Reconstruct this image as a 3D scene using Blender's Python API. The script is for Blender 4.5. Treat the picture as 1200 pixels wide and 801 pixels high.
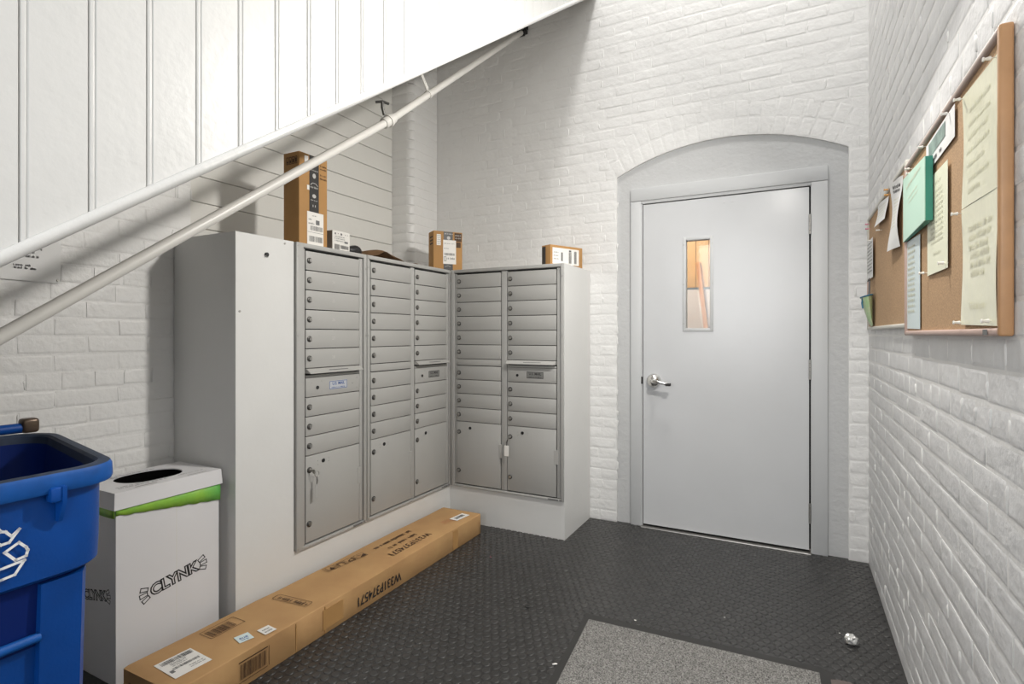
import bpy, bmesh, math, random
import numpy as np
from mathutils import Vector, Matrix

for _o in list(bpy.data.objects):
    bpy.data.objects.remove(_o)
SC = bpy.context.scene
COL = SC.collection
PI = math.pi
RNG = random.Random(7)

# ------------------------------------------------------------------ camera
CAMZ, YAW, FPX, HORIZ = 1.2068, 0.4793, 634.75, 391.4
cam_d = bpy.data.cameras.new('camera')
cam = bpy.data.objects.new('camera', cam_d)
COL.objects.link(cam)
cam.location = (0, 0, CAMZ)
cam.rotation_euler = (PI / 2, 0, YAW)
cam_d.sensor_width = 36.0
cam_d.lens = 36.0 * FPX / 1200.0
cam_d.shift_y = -(400.5 - HORIZ) / 1200.0
cam_d.clip_start = 0.02
SC.camera = cam

# ------------------------------------------------------------------ world, lights, exposure
w = bpy.data.worlds.new('world')
SC.world = w
w.use_nodes = True
w.node_tree.nodes['Background'].inputs[0].default_value = (0.95, 0.97, 1.0, 1)
w.node_tree.nodes['Background'].inputs[1].default_value = 0.35


def light(name, kind, loc, energy, color=(1, 1, 1), size=0.3, size_y=None, target=None, spread=None):
    d = bpy.data.lights.new(name, kind)
    d.energy = energy
    d.color = color
    if kind == 'AREA':
        d.size = size
        if size_y:
            d.shape = 'RECTANGLE'
            d.size_y = size_y
        else:
            d.shape = 'DISK'
        if spread:
            d.spread = spread
    else:
        d.shadow_soft_size = size
    o = bpy.data.objects.new(name, d)
    COL.objects.link(o)
    o.location = loc
    if target:
        o.rotation_euler = (Vector(target) - Vector(loc)).to_track_quat('-Z', 'Y').to_euler()
    return o


light('pendant_light', 'AREA', (0.0, 1.946, 2.351), 46, (1.0, 0.965, 0.91), 0.14, target=(-0.75, 1.846, 1.701))
light('stairwell_light', 'AREA', (-0.45, 2.25, 5.4), 88, (1.0, 0.975, 0.94), 0.5, target=(-0.45, 2.45, 0))
light('entry_daylight', 'AREA', (-0.72, -2.15, 1.75), 62, (0.96, 0.98, 1.0), 1.2, 1.7, target=(-0.5, 3.0, 1.3))
light('camera_fill', 'AREA', (0.1, -0.5, 1.75), 6, (1.0, 0.99, 0.97), 0.5, target=(-1.5, 2.2, 1.0))  # unseen fill lamp added near the camera to brighten the left side
light('corridor_light', 'AREA', (-1.2, 4.3, 2.6), 40, (1.0, 0.93, 0.84), 0.6, target=(-0.8, 5.5, 1.5))

SC.view_settings.view_transform = 'Standard'
SC.view_settings.look = 'None'
SC.view_settings.exposure = -0.42
SC.view_settings.gamma = 1.0
SC.view_settings.use_curve_mapping = False


# ------------------------------------------------------------------ materials
def mat(name, col, rough=0.5, metal=0.0, bump=0.0, bscale=60.0, vary=0.0, vscale=8.0, col2=None, spec=0.5,
        bump2=0.0, b2scale=8.0, space='world', emis=None, coat=0.0):
    m = bpy.data.materials.new(name)
    m.use_nodes = True
    nt = m.node_tree
    b = nt.nodes['Principled BSDF']
    b.inputs['Base Color'].default_value = (*col, 1)
    b.inputs['Roughness'].default_value = rough
    b.inputs['Metallic'].default_value = metal
    b.inputs['Specular IOR Level'].default_value = spec
    b.inputs['Coat Weight'].default_value = coat
    if emis:
        b.inputs['Emission Color'].default_value = (*emis[0], 1)
        b.inputs['Emission Strength'].default_value = emis[1]
    if space == 'world':
        g = nt.nodes.new('ShaderNodeNewGeometry')
        vec = g.outputs['Position']
    else:
        g = nt.nodes.new('ShaderNodeTexCoord')
        vec = g.outputs['Object']
    L = nt.links.new
    if vary > 0:
        n = nt.nodes.new('ShaderNodeTexNoise')
        n.inputs['Scale'].default_value = vscale
        n.inputs['Detail'].default_value = 5
        L(vec, n.inputs['Vector'])
        r = nt.nodes.new('ShaderNodeValToRGB')
        r.color_ramp.elements[0].position = 0.3
        r.color_ramp.elements[1].position = 0.7
        c2 = col2 if col2 else tuple(c * (1 - vary) for c in col)
        r.color_ramp.elements[0].color = (*c2, 1)
        r.color_ramp.elements[1].color = (*col, 1)
        L(n.outputs['Fac'], r.inputs['Fac'])
        L(r.outputs['Color'], b.inputs['Base Color'])
    last = None
    for amt, sc in ((bump2, b2scale), (bump, bscale)):
        if amt > 0:
            n = nt.nodes.new('ShaderNodeTexNoise')
            n.inputs['Scale'].default_value = sc
            n.inputs['Detail'].default_value = 4
            L(vec, n.inputs['Vector'])
            bp = nt.nodes.new('ShaderNodeBump')
            bp.inputs['Strength'].default_value = 1.0
            bp.inputs['Distance'].default_value = amt
            L(n.outputs['Fac'], bp.inputs['Height'])
            if last:
                L(last.outputs['Normal'], bp.inputs['Normal'])
            last = bp
    if last:
        L(last.outputs['Normal'], b.inputs['Normal'])
    return m


M = {}
M['brick'] = mat('white_painted_brick', (0.80, 0.795, 0.78), 0.42, bump=0.0022, bscale=48, bump2=0.007, b2scale=11, vary=0.04, vscale=5)
M['brickshade'] = mat('shade_greyed_white_brick', (0.77, 0.77, 0.77), 0.50, bump=0.0018, bscale=60, bump2=0.006, b2scale=12, vary=0.10, vscale=14)  # right wall: grey of the grazing light put into the brick colour
M['mortar'] = mat('white_painted_mortar', (0.82, 0.815, 0.80), 0.5, bump=0.0015, bscale=70)
M['skirt'] = mat('white_gloss_board', (0.63, 0.63, 0.62), 0.40, bump=0.0009, bscale=40, bump2=0.002, b2scale=9, vary=0.03, vscale=4)
M['board'] = mat('white_matte_board', (0.76, 0.75, 0.71), 0.55, bump=0.0006, bscale=30)
M['panel'] = mat('white_painted_plywood', (0.73, 0.73, 0.715), 0.5, bump=0.0004, bscale=40, vary=0.03, vscale=6)
M['ceiling'] = mat('white_ceiling_paint', (0.80, 0.80, 0.79), 0.8)
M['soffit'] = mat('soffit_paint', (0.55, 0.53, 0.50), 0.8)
M['greymetal'] = mat('grey_enamel_metal', (0.415, 0.41, 0.393), 0.42, bump=0.0002, bscale=90)
M['greymetal2'] = mat('grey_enamel_trim', (0.41, 0.407, 0.392), 0.42)
M['dark'] = mat('dark_gap', (0.03, 0.03, 0.03), 0.7)
M['black'] = mat('black_plastic', (0.012, 0.012, 0.013), 0.4)
M['chrome'] = mat('brushed_chrome', (0.72, 0.71, 0.69), 0.22, metal=1.0)
M['steel'] = mat('dull_steel', (0.45, 0.44, 0.42), 0.4, metal=1.0)
M['locksteel'] = mat('dark_lock_ring', (0.10, 0.098, 0.092), 0.4, metal=0.6)
M['plategrey'] = mat('grey_mail_plate', (0.22, 0.22, 0.21), 0.4)
M['platepale'] = mat('pale_blue_grey_mail_plate', (0.52, 0.54, 0.57), 0.4)
M['void'] = mat('matt_black_void', (0.004, 0.004, 0.004), 1.0, spec=0.0)
M['doorpaint'] = mat('pale_grey_door_paint', (0.62, 0.63, 0.642), 0.25, bump=0.0002, bscale=50, bump2=0.0008, b2scale=5, vary=0.04, vscale=3)
M['casing'] = mat('grey_casing_paint', (0.58, 0.59, 0.595), 0.42, bump=0.0005, bscale=50, bump2=0.001, b2scale=10)
M['surround'] = mat('grey_surround_paint', (0.55, 0.555, 0.555), 0.55, bump=0.003, bscale=38, bump2=0.003, b2scale=12)
M['rubber'] = mat('black_rubber_flooring', (0.036, 0.035, 0.034), 0.34, vary=0.35, vscale=12, bump=0.0003, bscale=200, spec=0.5)
M['rubber_worn'] = mat('black_rubber_studs', (0.043, 0.042, 0.041), 0.33, vary=0.35, vscale=14, spec=0.5)
M['cardboard'] = mat('brown_cardboard', (0.50, 0.30, 0.13), 0.75, vary=0.16, vscale=7, bump=0.0004, bscale=30, space='object', col2=(0.43, 0.245, 0.105))
M['cardboard2'] = mat('orange_brown_cardboard', (0.47, 0.255, 0.09), 0.75, vary=0.12, vscale=9, space='object')
M['tape'] = mat('clear_brown_tape', (0.46, 0.26, 0.10), 0.3, spec=0.5)
M['ink'] = mat('black_ink', (0.02, 0.02, 0.022), 0.6)
M['inkbrown'] = mat('dark_brown_ink', (0.07, 0.035, 0.015), 0.7)
M['inkgrey'] = mat('grey_ink', (0.16, 0.16, 0.16), 0.7)
M['inkpale'] = mat('pale_grey_ink', (0.66, 0.65, 0.52), 0.7)
M['inkblue'] = mat('blue_ink', (0.05, 0.12, 0.35), 0.7)
M['whiteink'] = mat('white_ink', (0.80, 0.80, 0.80), 0.6)
M['faintink'] = mat('faint_pale_number', (0.52, 0.51, 0.49), 0.5)
M['paper'] = mat('white_paper', (0.80, 0.80, 0.79), 0.7)
M['label'] = mat('white_shipping_label', (0.82, 0.80, 0.76), 0.6)
M['blackboxtape'] = mat('printed_black_tape', (0.03, 0.028, 0.027), 0.35)
M['cartonwhite'] = mat('white_corrugated_card', (0.74, 0.735, 0.745), 0.7, vary=0.03, vscale=4, space='object')
M['green'] = mat('green_bag_plastic', (0.34, 0.58, 0.05), 0.35, vary=0.3, vscale=6, col2=(0.12, 0.46, 0.10), bump=0.003, bscale=22, space='object')
M['blue'] = mat('blue_bin_plastic', (0.001, 0.060, 0.30), 0.45, spec=0.3, vary=0.25, vscale=7, bump=0.0004, bscale=150, space='object')
M['blueedge'] = mat('scuffed_blue_rim', (0.004, 0.085, 0.35), 0.5, spec=0.3, vary=0.4, vscale=18, space='object')
M['wood'] = mat('honey_oak_frame', (0.56, 0.31, 0.15), 0.45, vary=0.15, vscale=20, space='object')
M['woodshade'] = mat('shaded_oak_rail', (0.42, 0.33, 0.29), 0.5)  # top rail: its shadow side put into the wood colour
M['woodpink'] = mat('pale_rose_oak', (0.50, 0.36, 0.31), 0.45)
M['alu'] = mat('cream_metal_frame', (0.62, 0.60, 0.54), 0.4)
M['cork'] = mat('cork', (0.56, 0.36, 0.20), 0.85, vary=0.35, vscale=220, bump=0.0006, bscale=250)
M['sheet'] = mat('pale_yellow_laminated_paper', (0.90, 0.885, 0.66), 0.16, bump=0.004, bscale=7, spec=0.6)
M['sheet2'] = mat('pale_green_yellow_paper', (0.86, 0.87, 0.68), 0.45)
M['sheetblue'] = mat('pale_blue_paper', (0.68, 0.79, 0.80), 0.35)
M['booklet'] = mat('pale_green_cover', (0.56, 0.80, 0.66), 0.45)
M['bookspine'] = mat('dark_green_spine', (0.03, 0.27, 0.19), 0.5)
M['picture'] = mat('grey_green_picture', (0.30, 0.40, 0.36), 0.6, vary=0.5, vscale=25)
M['pinclear'] = mat('clear_pin_plastic', (0.85, 0.83, 0.78), 0.15, spec=0.7)
M['pinpink'] = mat('pink_pin_plastic', (0.70, 0.20, 0.30), 0.3)
M['pinorange'] = mat('orange_pin_plastic', (0.75, 0.38, 0.10), 0.3)
M['pouch'] = mat('green_printed_pouch', (0.35, 0.62, 0.28), 0.4, vary=0.6, vscale=40, col2=(0.62, 0.68, 0.45))
M['pouchblue'] = mat('blue_pouch_binding', (0.04, 0.16, 0.26), 0.5)
M['carpet'] = mat('grey_carpet_pile', (0.36, 0.352, 0.335), 0.95, vary=0.75, vscale=210, spec=0.1, col2=(0.05, 0.048, 0.046))
M['matedge'] = mat('black_mat_border', (0.022, 0.021, 0.020), 0.5)
M['foil'] = mat('crumpled_silver_foil', (0.72, 0.72, 0.70), 0.3, metal=0.7)
M['pipe'] = mat('painted_pipe', (0.66, 0.645, 0.61), 0.38)
M['paper_brown'] = mat('brown_kraft_paper', (0.20, 0.11, 0.05), 0.75, vary=0.4, vscale=25)
M['smallbox'] = mat('white_small_carton', (0.74, 0.72, 0.68), 0.6)
M['smallboxside'] = mat('grey_carton_side', (0.30, 0.28, 0.26), 0.7)
M['timber'] = mat('reddish_orange_timber', (0.62, 0.28, 0.11), 0.5)
M['orangewood'] = mat('orange_wood_boarding', (0.76, 0.46, 0.22), 0.5, vary=0.15, vscale=7)
M['corrwall'] = mat('pale_corridor_paint', (0.78, 0.72, 0.72), 0.7)
M['red'] = mat('faded_red_ink', (0.45, 0.12, 0.06), 0.7)
M['recess'] = mat('shade_darkened_inner_blue', (0.001, 0.014, 0.12), 0.6, spec=0.2)  # bin blue darkened: shade of the inside put into the colour
M['rimtop'] = mat('dark_grey_rim_top', (0.035, 0.05, 0.085), 0.6, spec=0.3, vary=0.4, vscale=20, space='object')  # darker and greyer than the blue lip

gm = bpy.data.materials.new('wired_glass')
gm.use_nodes = True
_nt = gm.node_tree
_nt.nodes.remove(_nt.nodes['Principled BSDF'])
_tr = _nt.nodes.new('ShaderNodeBsdfTransparent')
_tr.inputs[0].default_value = (0.93, 0.95, 0.93, 1)
_gl = _nt.nodes.new('ShaderNodeBsdfGlossy')
_gl.inputs['Roughness'].default_value = 0.05
_fr = _nt.nodes.new('ShaderNodeFresnel')
_fr.inputs[0].default_value = 1.45
_mx = _nt.nodes.new('ShaderNodeMixShader')
_nt.links.new(_fr.outputs[0], _mx.inputs[0])
_nt.links.new(_tr.outputs[0], _mx.inputs[1])
_nt.links.new(_gl.outputs[0], _mx.inputs[2])
_nt.links.new(_mx.outputs[0], _nt.nodes['Material Output'].inputs[0])
M['glass'] = gm


# ------------------------------------------------------------------ helpers
def tag(o, label=None, cat=None, group=None, kind=None):
    if label:
        o['label'] = label
    if cat:
        o['category'] = cat
    if group:
        o['group'] = group
    if kind:
        o['kind'] = kind
    return o


def empty(name, loc=(0, 0, 0), rz=0.0, parent=None):
    o = bpy.data.objects.new(name, None)
    o.empty_display_size = 0.05
    COL.objects.link(o)
    o.location = loc
    o.rotation_euler = (0, 0, rz)
    if parent:
        o.parent = parent
    return o


def thing(name, label, cat, loc=(0, 0, 0), rz=0.0, group=None):
    return tag(empty(name, loc, rz), label, cat, group)


def link_mesh(name, me, parent=None, loc=None, rot=None):
    o = bpy.data.objects.new(name, me)
    COL.objects.link(o)
    if parent:
        o.parent = parent
    if loc is not None:
        o.location = loc
    if rot is not None:
        o.rotation_euler = rot
    return o


def mesh(name, verts, faces, m, smooth=False):
    me = bpy.data.meshes.new(name)
    me.from_pydata([tuple(v) for v in verts], [], faces)
    if m is not None:
        me.materials.append(M[m] if isinstance(m, str) else m)
    if smooth:
        me.shade_smooth()
    me.update()
    return me


class B:
    """collects shapes of one part"""

    def __init__(s):
        s.v = []
        s.f = []

    def add(s, vs, fs):
        n = len(s.v)
        s.v += [tuple(v) for v in vs]
        s.f += [tuple(i + n for i in f) for f in fs]
        return s

    def box(s, a, b):
        x0, y0, z0 = a
        x1, y1, z1 = b
        return s.add([(x0, y0, z0), (x1, y0, z0), (x1, y1, z0), (x0, y1, z0), (x0, y0, z1), (x1, y0, z1), (x1, y1, z1), (x0, y1, z1)],
                     [(0, 3, 2, 1), (4, 5, 6, 7), (0, 1, 5, 4), (1, 2, 6, 5), (2, 3, 7, 6), (3, 0, 4, 7)])

    def bbox(s, a, b, r=0.003, seg=2):
        bm = bmesh.new()
        bmesh.ops.create_cube(bm, size=1.0)
        c = [(a[i] + b[i]) / 2 for i in range(3)]
        d = [abs(b[i] - a[i]) for i in range(3)]
        for v in bm.verts:
            v.co = Vector([c[i] + v.co[i] * d[i] for i in range(3)])
        r = min(r, 0.45 * min(d))
        bmesh.ops.bevel(bm, geom=list(bm.edges), offset=r, segments=seg, profile=0.5, affect='EDGES')
        return s.bm(bm)

    def bm(s, bm):
        bm.verts.index_update()
        s.add([v.co.copy() for v in bm.verts], [[v.index for v in f.verts] for f in bm.faces])
        bm.free()
        return s

    def tube(s, pts, r, n=10, caps=True):
        pts = [Vector(p) for p in pts]
        rs = r if isinstance(r, (list, tuple)) else [r] * len(pts)
        base = len(s.v)
        prev = None
        for i, p in enumerate(pts):
            t = (pts[min(i + 1, len(pts) - 1)] - pts[max(i - 1, 0)]).normalized()
            if prev is None:
                up = Vector((0, 0, 1)) if abs(t.z) < 0.9 else Vector((1, 0, 0))
                u = t.cross(up).normalized()
            else:
                u = (prev - t * prev.dot(t)).normalized()
            prev = u
            w_ = t.cross(u)
            for k in range(n):
                a = 2 * PI * k / n
                s.v.append(tuple(p + (u * math.cos(a) + w_ * math.sin(a)) * rs[i]))
        for i in range(len(pts) - 1):
            for k in range(n):
                a, b_ = base + i * n + k, base + i * n + (k + 1) % n
                s.f.append((a, b_, b_ + n, a + n))
        if caps:
            s.f.append(tuple(base + k for k in range(n))[::-1])
            s.f.append(tuple(base + (len(pts) - 1) * n + k for k in range(n)))
        return s

    def prism(s, poly, axis, d0, d1):
        """poly of (a,b) extruded along axis ('x','y','z')"""
        n = len(poly)

        def P(a, b, d):
            return {'x': (d, a, b), 'y': (a, d, b), 'z': (a, b, d)}[axis]
        vs = [P(a, b, d0) for a, b in poly] + [P(a, b, d1) for a, b in poly]
        fs = [tuple(range(n))[::-1], tuple(range(n, 2 * n))]
        for k in range(n):
            fs.append((k, (k + 1) % n, n + (k + 1) % n, n + k))
        return s.add(vs, fs)

    def build(s, name, m, parent=None, smooth=False, loc=None, rot=None, label=None):
        me = mesh(name, s.v, s.f, m)
        bm = bmesh.new()
        bm.from_mesh(me)
        bmesh.ops.recalc_face_normals(bm, faces=bm.faces)
        bm.to_mesh(me)
        bm.free()
        if smooth:
            me.shade_smooth()
            try:
                me.set_sharp_from_angle(angle=math.radians(smooth if smooth > 1 else 40))
            except Exception:
                pass
        o = link_mesh(name, me, parent, loc, rot)
        if label:
            o['label'] = label
        return o


_tcache = {}


def text_data(body, size, align='CENTER', offset=0.0, space=1.0):
    key = (body, size, align, offset, space)
    if key in _tcache:
        return _tcache[key]
    cu = bpy.data.curves.new('t', 'FONT')
    cu.body = body
    cu.size = size
    cu.align_x = align
    cu.align_y = 'CENTER'
    cu.offset = offset
    cu.space_character = space
    cu.resolution_u = 3
    o = bpy.data.objects.new('t', cu)
    COL.objects.link(o)
    bpy.context.view_layer.update()
    dg = bpy.context.evaluated_depsgraph_get()
    me = bpy.data.meshes.new_from_object(o.evaluated_get(dg))
    vs = [v.co.copy() for v in me.vertices]
    fs = [tuple(p.vertices) for p in me.polygons]
    bpy.data.objects.remove(o)
    bpy.data.curves.remove(cu)
    bpy.data.meshes.remove(me)
    _tcache[key] = (vs, fs)
    return vs, fs


def frame(right, up):
    r = Vector(right).normalized()
    u = Vector(up)
    u = (u - r * u.dot(r)).normalized()
    return r, u, r.cross(u)


def text(body, size, origin, right, up, m, parent, name='lettering', lift=0.0006, align='CENTER', offset=0.0, space=1.0, sx=1.0):
    vs, fs = text_data(body, size, align, offset, space)
    r, u, n = frame(right, up)
    o_ = Vector(origin)
    vv = [o_ + r * (v.x * sx) + u * v.y + n * lift for v in vs]
    return link_mesh(name, mesh(name, vv, fs, m), parent)


class Flat:
    """flat print on a plane: origin is lower left, u to the right and v up as read"""

    def __init__(s, origin, right, up, lift=0.0005):
        s.o = Vector(origin)
        s.r, s.u, s.n = frame(right, up)
        s.lift = lift
        s.v = []
        s.f = []

    def poly(s, pts):
        b = len(s.v)
        for a, c in pts:
            s.v.append(s.o + s.r * a + s.u * c + s.n * s.lift)
        s.f.append(tuple(range(b, b + len(pts))))
        return s

    def rect(s, a0, c0, a1, c1):
        return s.poly([(a0, c0), (a1, c0), (a1, c1), (a0, c1)])

    def outline(s, a0, c0, a1, c1, t):
        s.rect(a0, c0, a1, c0 + t).rect(a0, c1 - t, a1, c1).rect(a0, c0 + t, a0 + t, c1 - t).rect(a1 - t, c0 + t, a1, c1 - t)
        return s

    def stroke(s, pts, t, closed=False):
        P = [Vector(p) for p in pts]
        n = len(P)
        for i in range(n if closed else n - 1):
            a, b = P[i], P[(i + 1) % n]
            d = (b - a)
            if d.length < 1e-6:
                continue
            d = d.normalized()
            q = Vector((-d.y, d.x)) * t / 2
            e = d * t / 2
            s.poly([tuple(a - e - q), tuple(b + e - q), tuple(b + e + q), tuple(a - e + q)])
        return s

    def words(s, a0, c0, a1, h, rng, dense=0.75):
        """a line of small print: letter like strokes grouped in words"""
        x = a0
        while x < a1 - h * 0.4:
            n = rng.randint(2, 7)
            for _ in range(n):
                wd = h * rng.uniform(0.3, 0.55)
                if x + wd > a1:
                    break
                hh = h * rng.choice((0.7, 0.7, 1.0))
                t = h * 0.16
                k = rng.randint(0, 3)
                s.rect(x, c0, x + t, c0 + hh)
                if k != 1:
                    s.rect(x + wd - t, c0, x + wd, c0 + h * 0.7)
                if k != 0:
                    s.rect(x + t, c0 + h * 0.3, x + wd - t, c0 + h * 0.3 + t)
                if k >= 2:
                    s.rect(x + t, c0 + h * 0.62, x + wd - t, c0 + h * 0.62 + t)
                x += wd + h * 0.16
            x += h * 0.45
        return s

    def barcode(s, a0, c0, a1, c1, rng):
        x = a0
        W = a1 - a0
        while x < a1:
            t = W * rng.choice((0.012, 0.02, 0.032))
            s.rect(x, c0, min(a1, x + t), c1)
            x += t + W * rng.choice((0.012, 0.018, 0.028))
        return s

    def build(s, name, m, parent):
        return link_mesh(name, mesh(name, s.v, s.f, m), parent)


def flat_card(name, origin, right, up, wd, ht, m, parent=None, thick=0.0008):
    r, u, n = frame(right, up)
    o = Vector(origin)
    c = [o, o + r * wd, o + r * wd + u * ht, o + u * ht]
    vs = c + [p + n * thick for p in c]
    return link_mesh(name, mesh(name, vs, [(0, 3, 2, 1), (4, 5, 6, 7), (0, 1, 5, 4), (1, 2, 6, 5), (2, 3, 7, 6), (3, 0, 4, 7)], m), parent)


# ------------------------------------------------------------------ room constants (metres)
XL, XR, YB = -2.41, 0.3504, 3.4016        # left brick wall, right brick wall, back wall
XM, YM, HB = -1.9935, 2.955, 1.6227       # front of the side mailbox bank, front of the end bank, their height
YE, XE, ZP = 1.4218, -1.189, 0.2257       # near end of the boxing, its free corner, underside of the panels
XS = -1.15                                # face of the stair boarding
ZCEIL = 5.8
SLOPE, Z0S = 0.7036, 1.0385               # underside of the stair boarding: z = Z0S + SLOPE*y


def proj(p):
    c, s = math.cos(YAW), math.sin(YAW)
    a = p[0] * c + p[1] * s
    d = -p[0] * s + p[1] * c
    if d < 0.05:
        return None
    return 600 + FPX * a / d, HORIZ - FPX * (p[2] - CAMZ) / d, d


# ------------------------------------------------------------------ bricks
COURSE, BL, JOINT = 0.0667, 0.2060, 0.008
_bcache = {}


def brick_mesh(ln, ht, var, m='brick', dep0=0.0016):
    """one painted brick: x along the wall, front towards -y, rounded arrises, uneven corners"""
    key = (round(ln, 3), round(ht, 3), var, m)
    if key in _bcache:
        return _bcache[key]
    rg = random.Random(int(ln * 1000) * 7 + int(ht * 1000) * 131 + var * 977)
    bev = 0.0050
    j = lambda a: rg.uniform(-a, a)
    h2, l2 = ht / 2, ln / 2
    vs, fs = [], []
    rings = ((0.0, 0.010), (0.0, dep0), (bev * 0.5, dep0 * 0.3), (bev * 1.7, 0.0))
    cj = [(j(0.0022), j(0.0022), j(0.0008)) for _ in range(4)]
    for k, (ins, dep) in enumerate(rings):
        for q, (sx, sz) in enumerate(((-1, -1), (1, -1), (1, 1), (-1, 1))):
            dx, dz, dy = cj[q]
            vs.append((sx * (l2 - ins) + dx, dep + (dy if k > 1 else 0), sz * (h2 - ins) + dz))
    for k in range(3):
        for q in range(4):
            a, b = k * 4 + q, k * 4 + (q + 1) % 4
            fs.append((a, b, b + 4, a + 4))
    fs.append((12, 13, 14, 15))
    me = mesh('brick', vs, fs, m)
    me.shade_smooth()
    me.set_sharp_from_angle(angle=math.radians(50))
    _bcache[key] = me
    return me


def lay_bricks(wall, rows, lim=300, m='brick', dep0=0.0016, ridges=0.35, ridge_m='mortar'):
    """rows: list of (x, z, length, height, roll, variant) in the wall's own frame; the `lim` that show largest become objects"""
    mw = wall.matrix_basis
    nrm = mw.to_3x3() @ Vector((0, -1, 0))
    scored = []
    for r in rows:
        p = mw @ Vector((r[0], 0, r[1]))
        q = proj(p)
        sc = 0.0
        if q and -40 < q[0] < 1240 and -30 < q[1] < 830:
            v = (Vector((0, 0, CAMZ)) - p)
            sc = max(0.0, v.normalized().dot(nrm)) * r[2] * r[3] / v.length_squared
            if len(r) > 6 and not r[6]:
                sc *= 0.01
        scored.append((sc, r))
    scored.sort(key=lambda t: -t[0])
    rest_v, rest_f = [], []
    for i, (sc, r) in enumerate(scored):
        x, z, ln, ht, roll, var = r[:6]
        me = brick_mesh(ln, ht, var, m, dep0)
        rg = random.Random(i * 13 + 5)
        y = rg.uniform(-0.0008, 0.0008)
        if i < lim and sc > 0:
            link_mesh('brick', me, wall, (x, y, z), (rg.uniform(-0.004, 0.004), roll, rg.uniform(-0.004, 0.004)))
        else:
            n = len(rest_v)
            cr, sr = math.cos(roll), math.sin(roll)
            for v in me.vertices:
                c = v.co
                rest_v.append((x + c.x * cr + c.z * sr, y + c.y, z - c.x * sr + c.z * cr))
            rest_f += [tuple(k + n for k in p.vertices) for p in me.polygons]
    if rest_v:
        me = mesh('farther_bricks', rest_v, rest_f, m)
        me.shade_smooth()
        me.set_sharp_from_angle(angle=math.radians(50))
        tag(link_mesh('farther_bricks', me, wall), kind='stuff')
    # mortar squeezed out of some upright joints and painted over
    rg = random.Random(len(rows))
    vs, fs = [], []
    for r in rows:
        x, z, ln, ht, roll = r[:5]
        if abs(roll) > 0.05 or rg.random() > ridges:
            continue
        xj = x + ln / 2 + JOINT / 2 + rg.uniform(-0.003, 0.003)
        h_ = ht * rg.uniform(0.25, 0.5)
        zc = z + rg.uniform(-0.3, 0.3) * (ht - 2 * h_)
        w_, pr = rg.uniform(0.0035, 0.008), rg.uniform(0.0008, 0.0034)
        b0 = len(vs)
        lean = rg.uniform(-0.003, 0.003)
        for kz, sc in ((-1, 0.35), (-0.55, 1.0), (0.1, 0.85), (0.6, 1.1), (1, 0.3)):
            xx = xj + lean * kz
            vs += [(xx - w_ * sc, 0.0022, zc + kz * h_), (xx - w_ * 0.35 * sc, -pr * sc, zc + kz * h_), (xx + w_ * 0.35 * sc, -pr * sc * rg.uniform(0.6, 1), zc + kz * h_), (xx + w_ * sc, 0.0022, zc + kz * h_)]
        for lv in range(4):
            for k in range(3):
                a = b0 + lv * 4 + k
                fs.append((a, a + 1, a + 5, a + 4))
    if vs:
        me = mesh('squeezed_mortar', vs, fs, ridge_m, smooth=True)
        tag(link_mesh('squeezed_mortar', me, wall), kind='stuff')


def courses(x0, x1, z0, z1, gaps=None, seed=1, seen=None, phase=0.0, headers=6):
    """running bond with a header course every sixth, gaps(zm) -> list of blocked x intervals"""
    rg = random.Random(seed)
    out = []
    k = 0
    z = z0
    while z < z1 - 0.02:
        zm = z + COURSE / 2
        blocks = sorted(gaps(zm)) if gaps else []
        spans, a = [], x0
        for b0, b1 in blocks:
            if b0 > a:
                spans.append((a, min(b0, x1)))
            a = max(a, b1)
        if a < x1:
            spans.append((a, x1))
        hd = headers and (k % headers == 3)
        L = (BL / 2 - JOINT / 2) if hd else BL
        step = L + JOINT
        off = (0.25 if hd else 0.5 * (k % 2)) * step + phase + rg.uniform(-0.012, 0.012)
        for s0, s1 in spans:
            if s1 - s0 < 0.02:
                continue
            x = x0 - step + (off % step)
            while x < s1:
                a_, b_ = max(x, s0 + 0.002), min(x + L + rg.uniform(-0.004, 0.004), s1 - 0.002)
                if b_ - a_ > 0.022:
                    ln = round((b_ - a_) * 200) / 200 if (b_ - a_) > L - 0.01 else round(b_ - a_, 3)
                    out.append(((a_ + b_) / 2, zm, ln, COURSE - JOINT + rg.choice((-0.001, 0.0, 0.001)), rg.uniform(-0.006, 0.006), rg.randint(0, 3),
                                True if seen is None else seen((a_ + b_) / 2, zm)))
                x += step
        z += COURSE
        k += 1
    return out


# ------------------------------------------------------------------ floor
fl = empty('floor')
tag(fl, 'black rubber flooring with round raised studs', kind='structure')
B().box((-2.9, -2.4, -0.06), (0.5, 6.2, 0.0)).build('rubber_sheet', 'rubber', fl)
PITCH = 0.0385
xs_, ys_ = [], []
row = 0
y = 0.55
while y < 3.39:
    x = -1.98 + (0.5 * PITCH if row % 2 else 0)
    while x < 0.345:
        hidden = (y > YM - 0.0 and x < XE + 0.005) or (x < -1.68 and y > 1.0) or x < -1.98
        onmat = (-0.765 < x < 0.11 and y < 2.18)
        if not hidden and not onmat:
            xs_.append(x)
            ys_.append(y)
        x += PITCH
    y += PITCH * 0.866
    row += 1
NS = 12
ang = np.arange(NS) * 2 * PI / NS
ring = np.stack([np.cos(ang), np.sin(ang)], 1)
prof = ((0.0160, 0.0), (0.0152, 0.0016), (0.0136, 0.0024), (0.0095, 0.0027), (0.0060, 0.0027))
base = np.concatenate([np.concatenate([ring * r, np.full((NS, 1), h)], 1) for r, h in prof])
ctr = np.stack([np.array(xs_), np.array(ys_), np.zeros(len(xs_))], 1)
V = (ctr[:, None, :] + base[None]).reshape(-1, 3)
q = []
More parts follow.
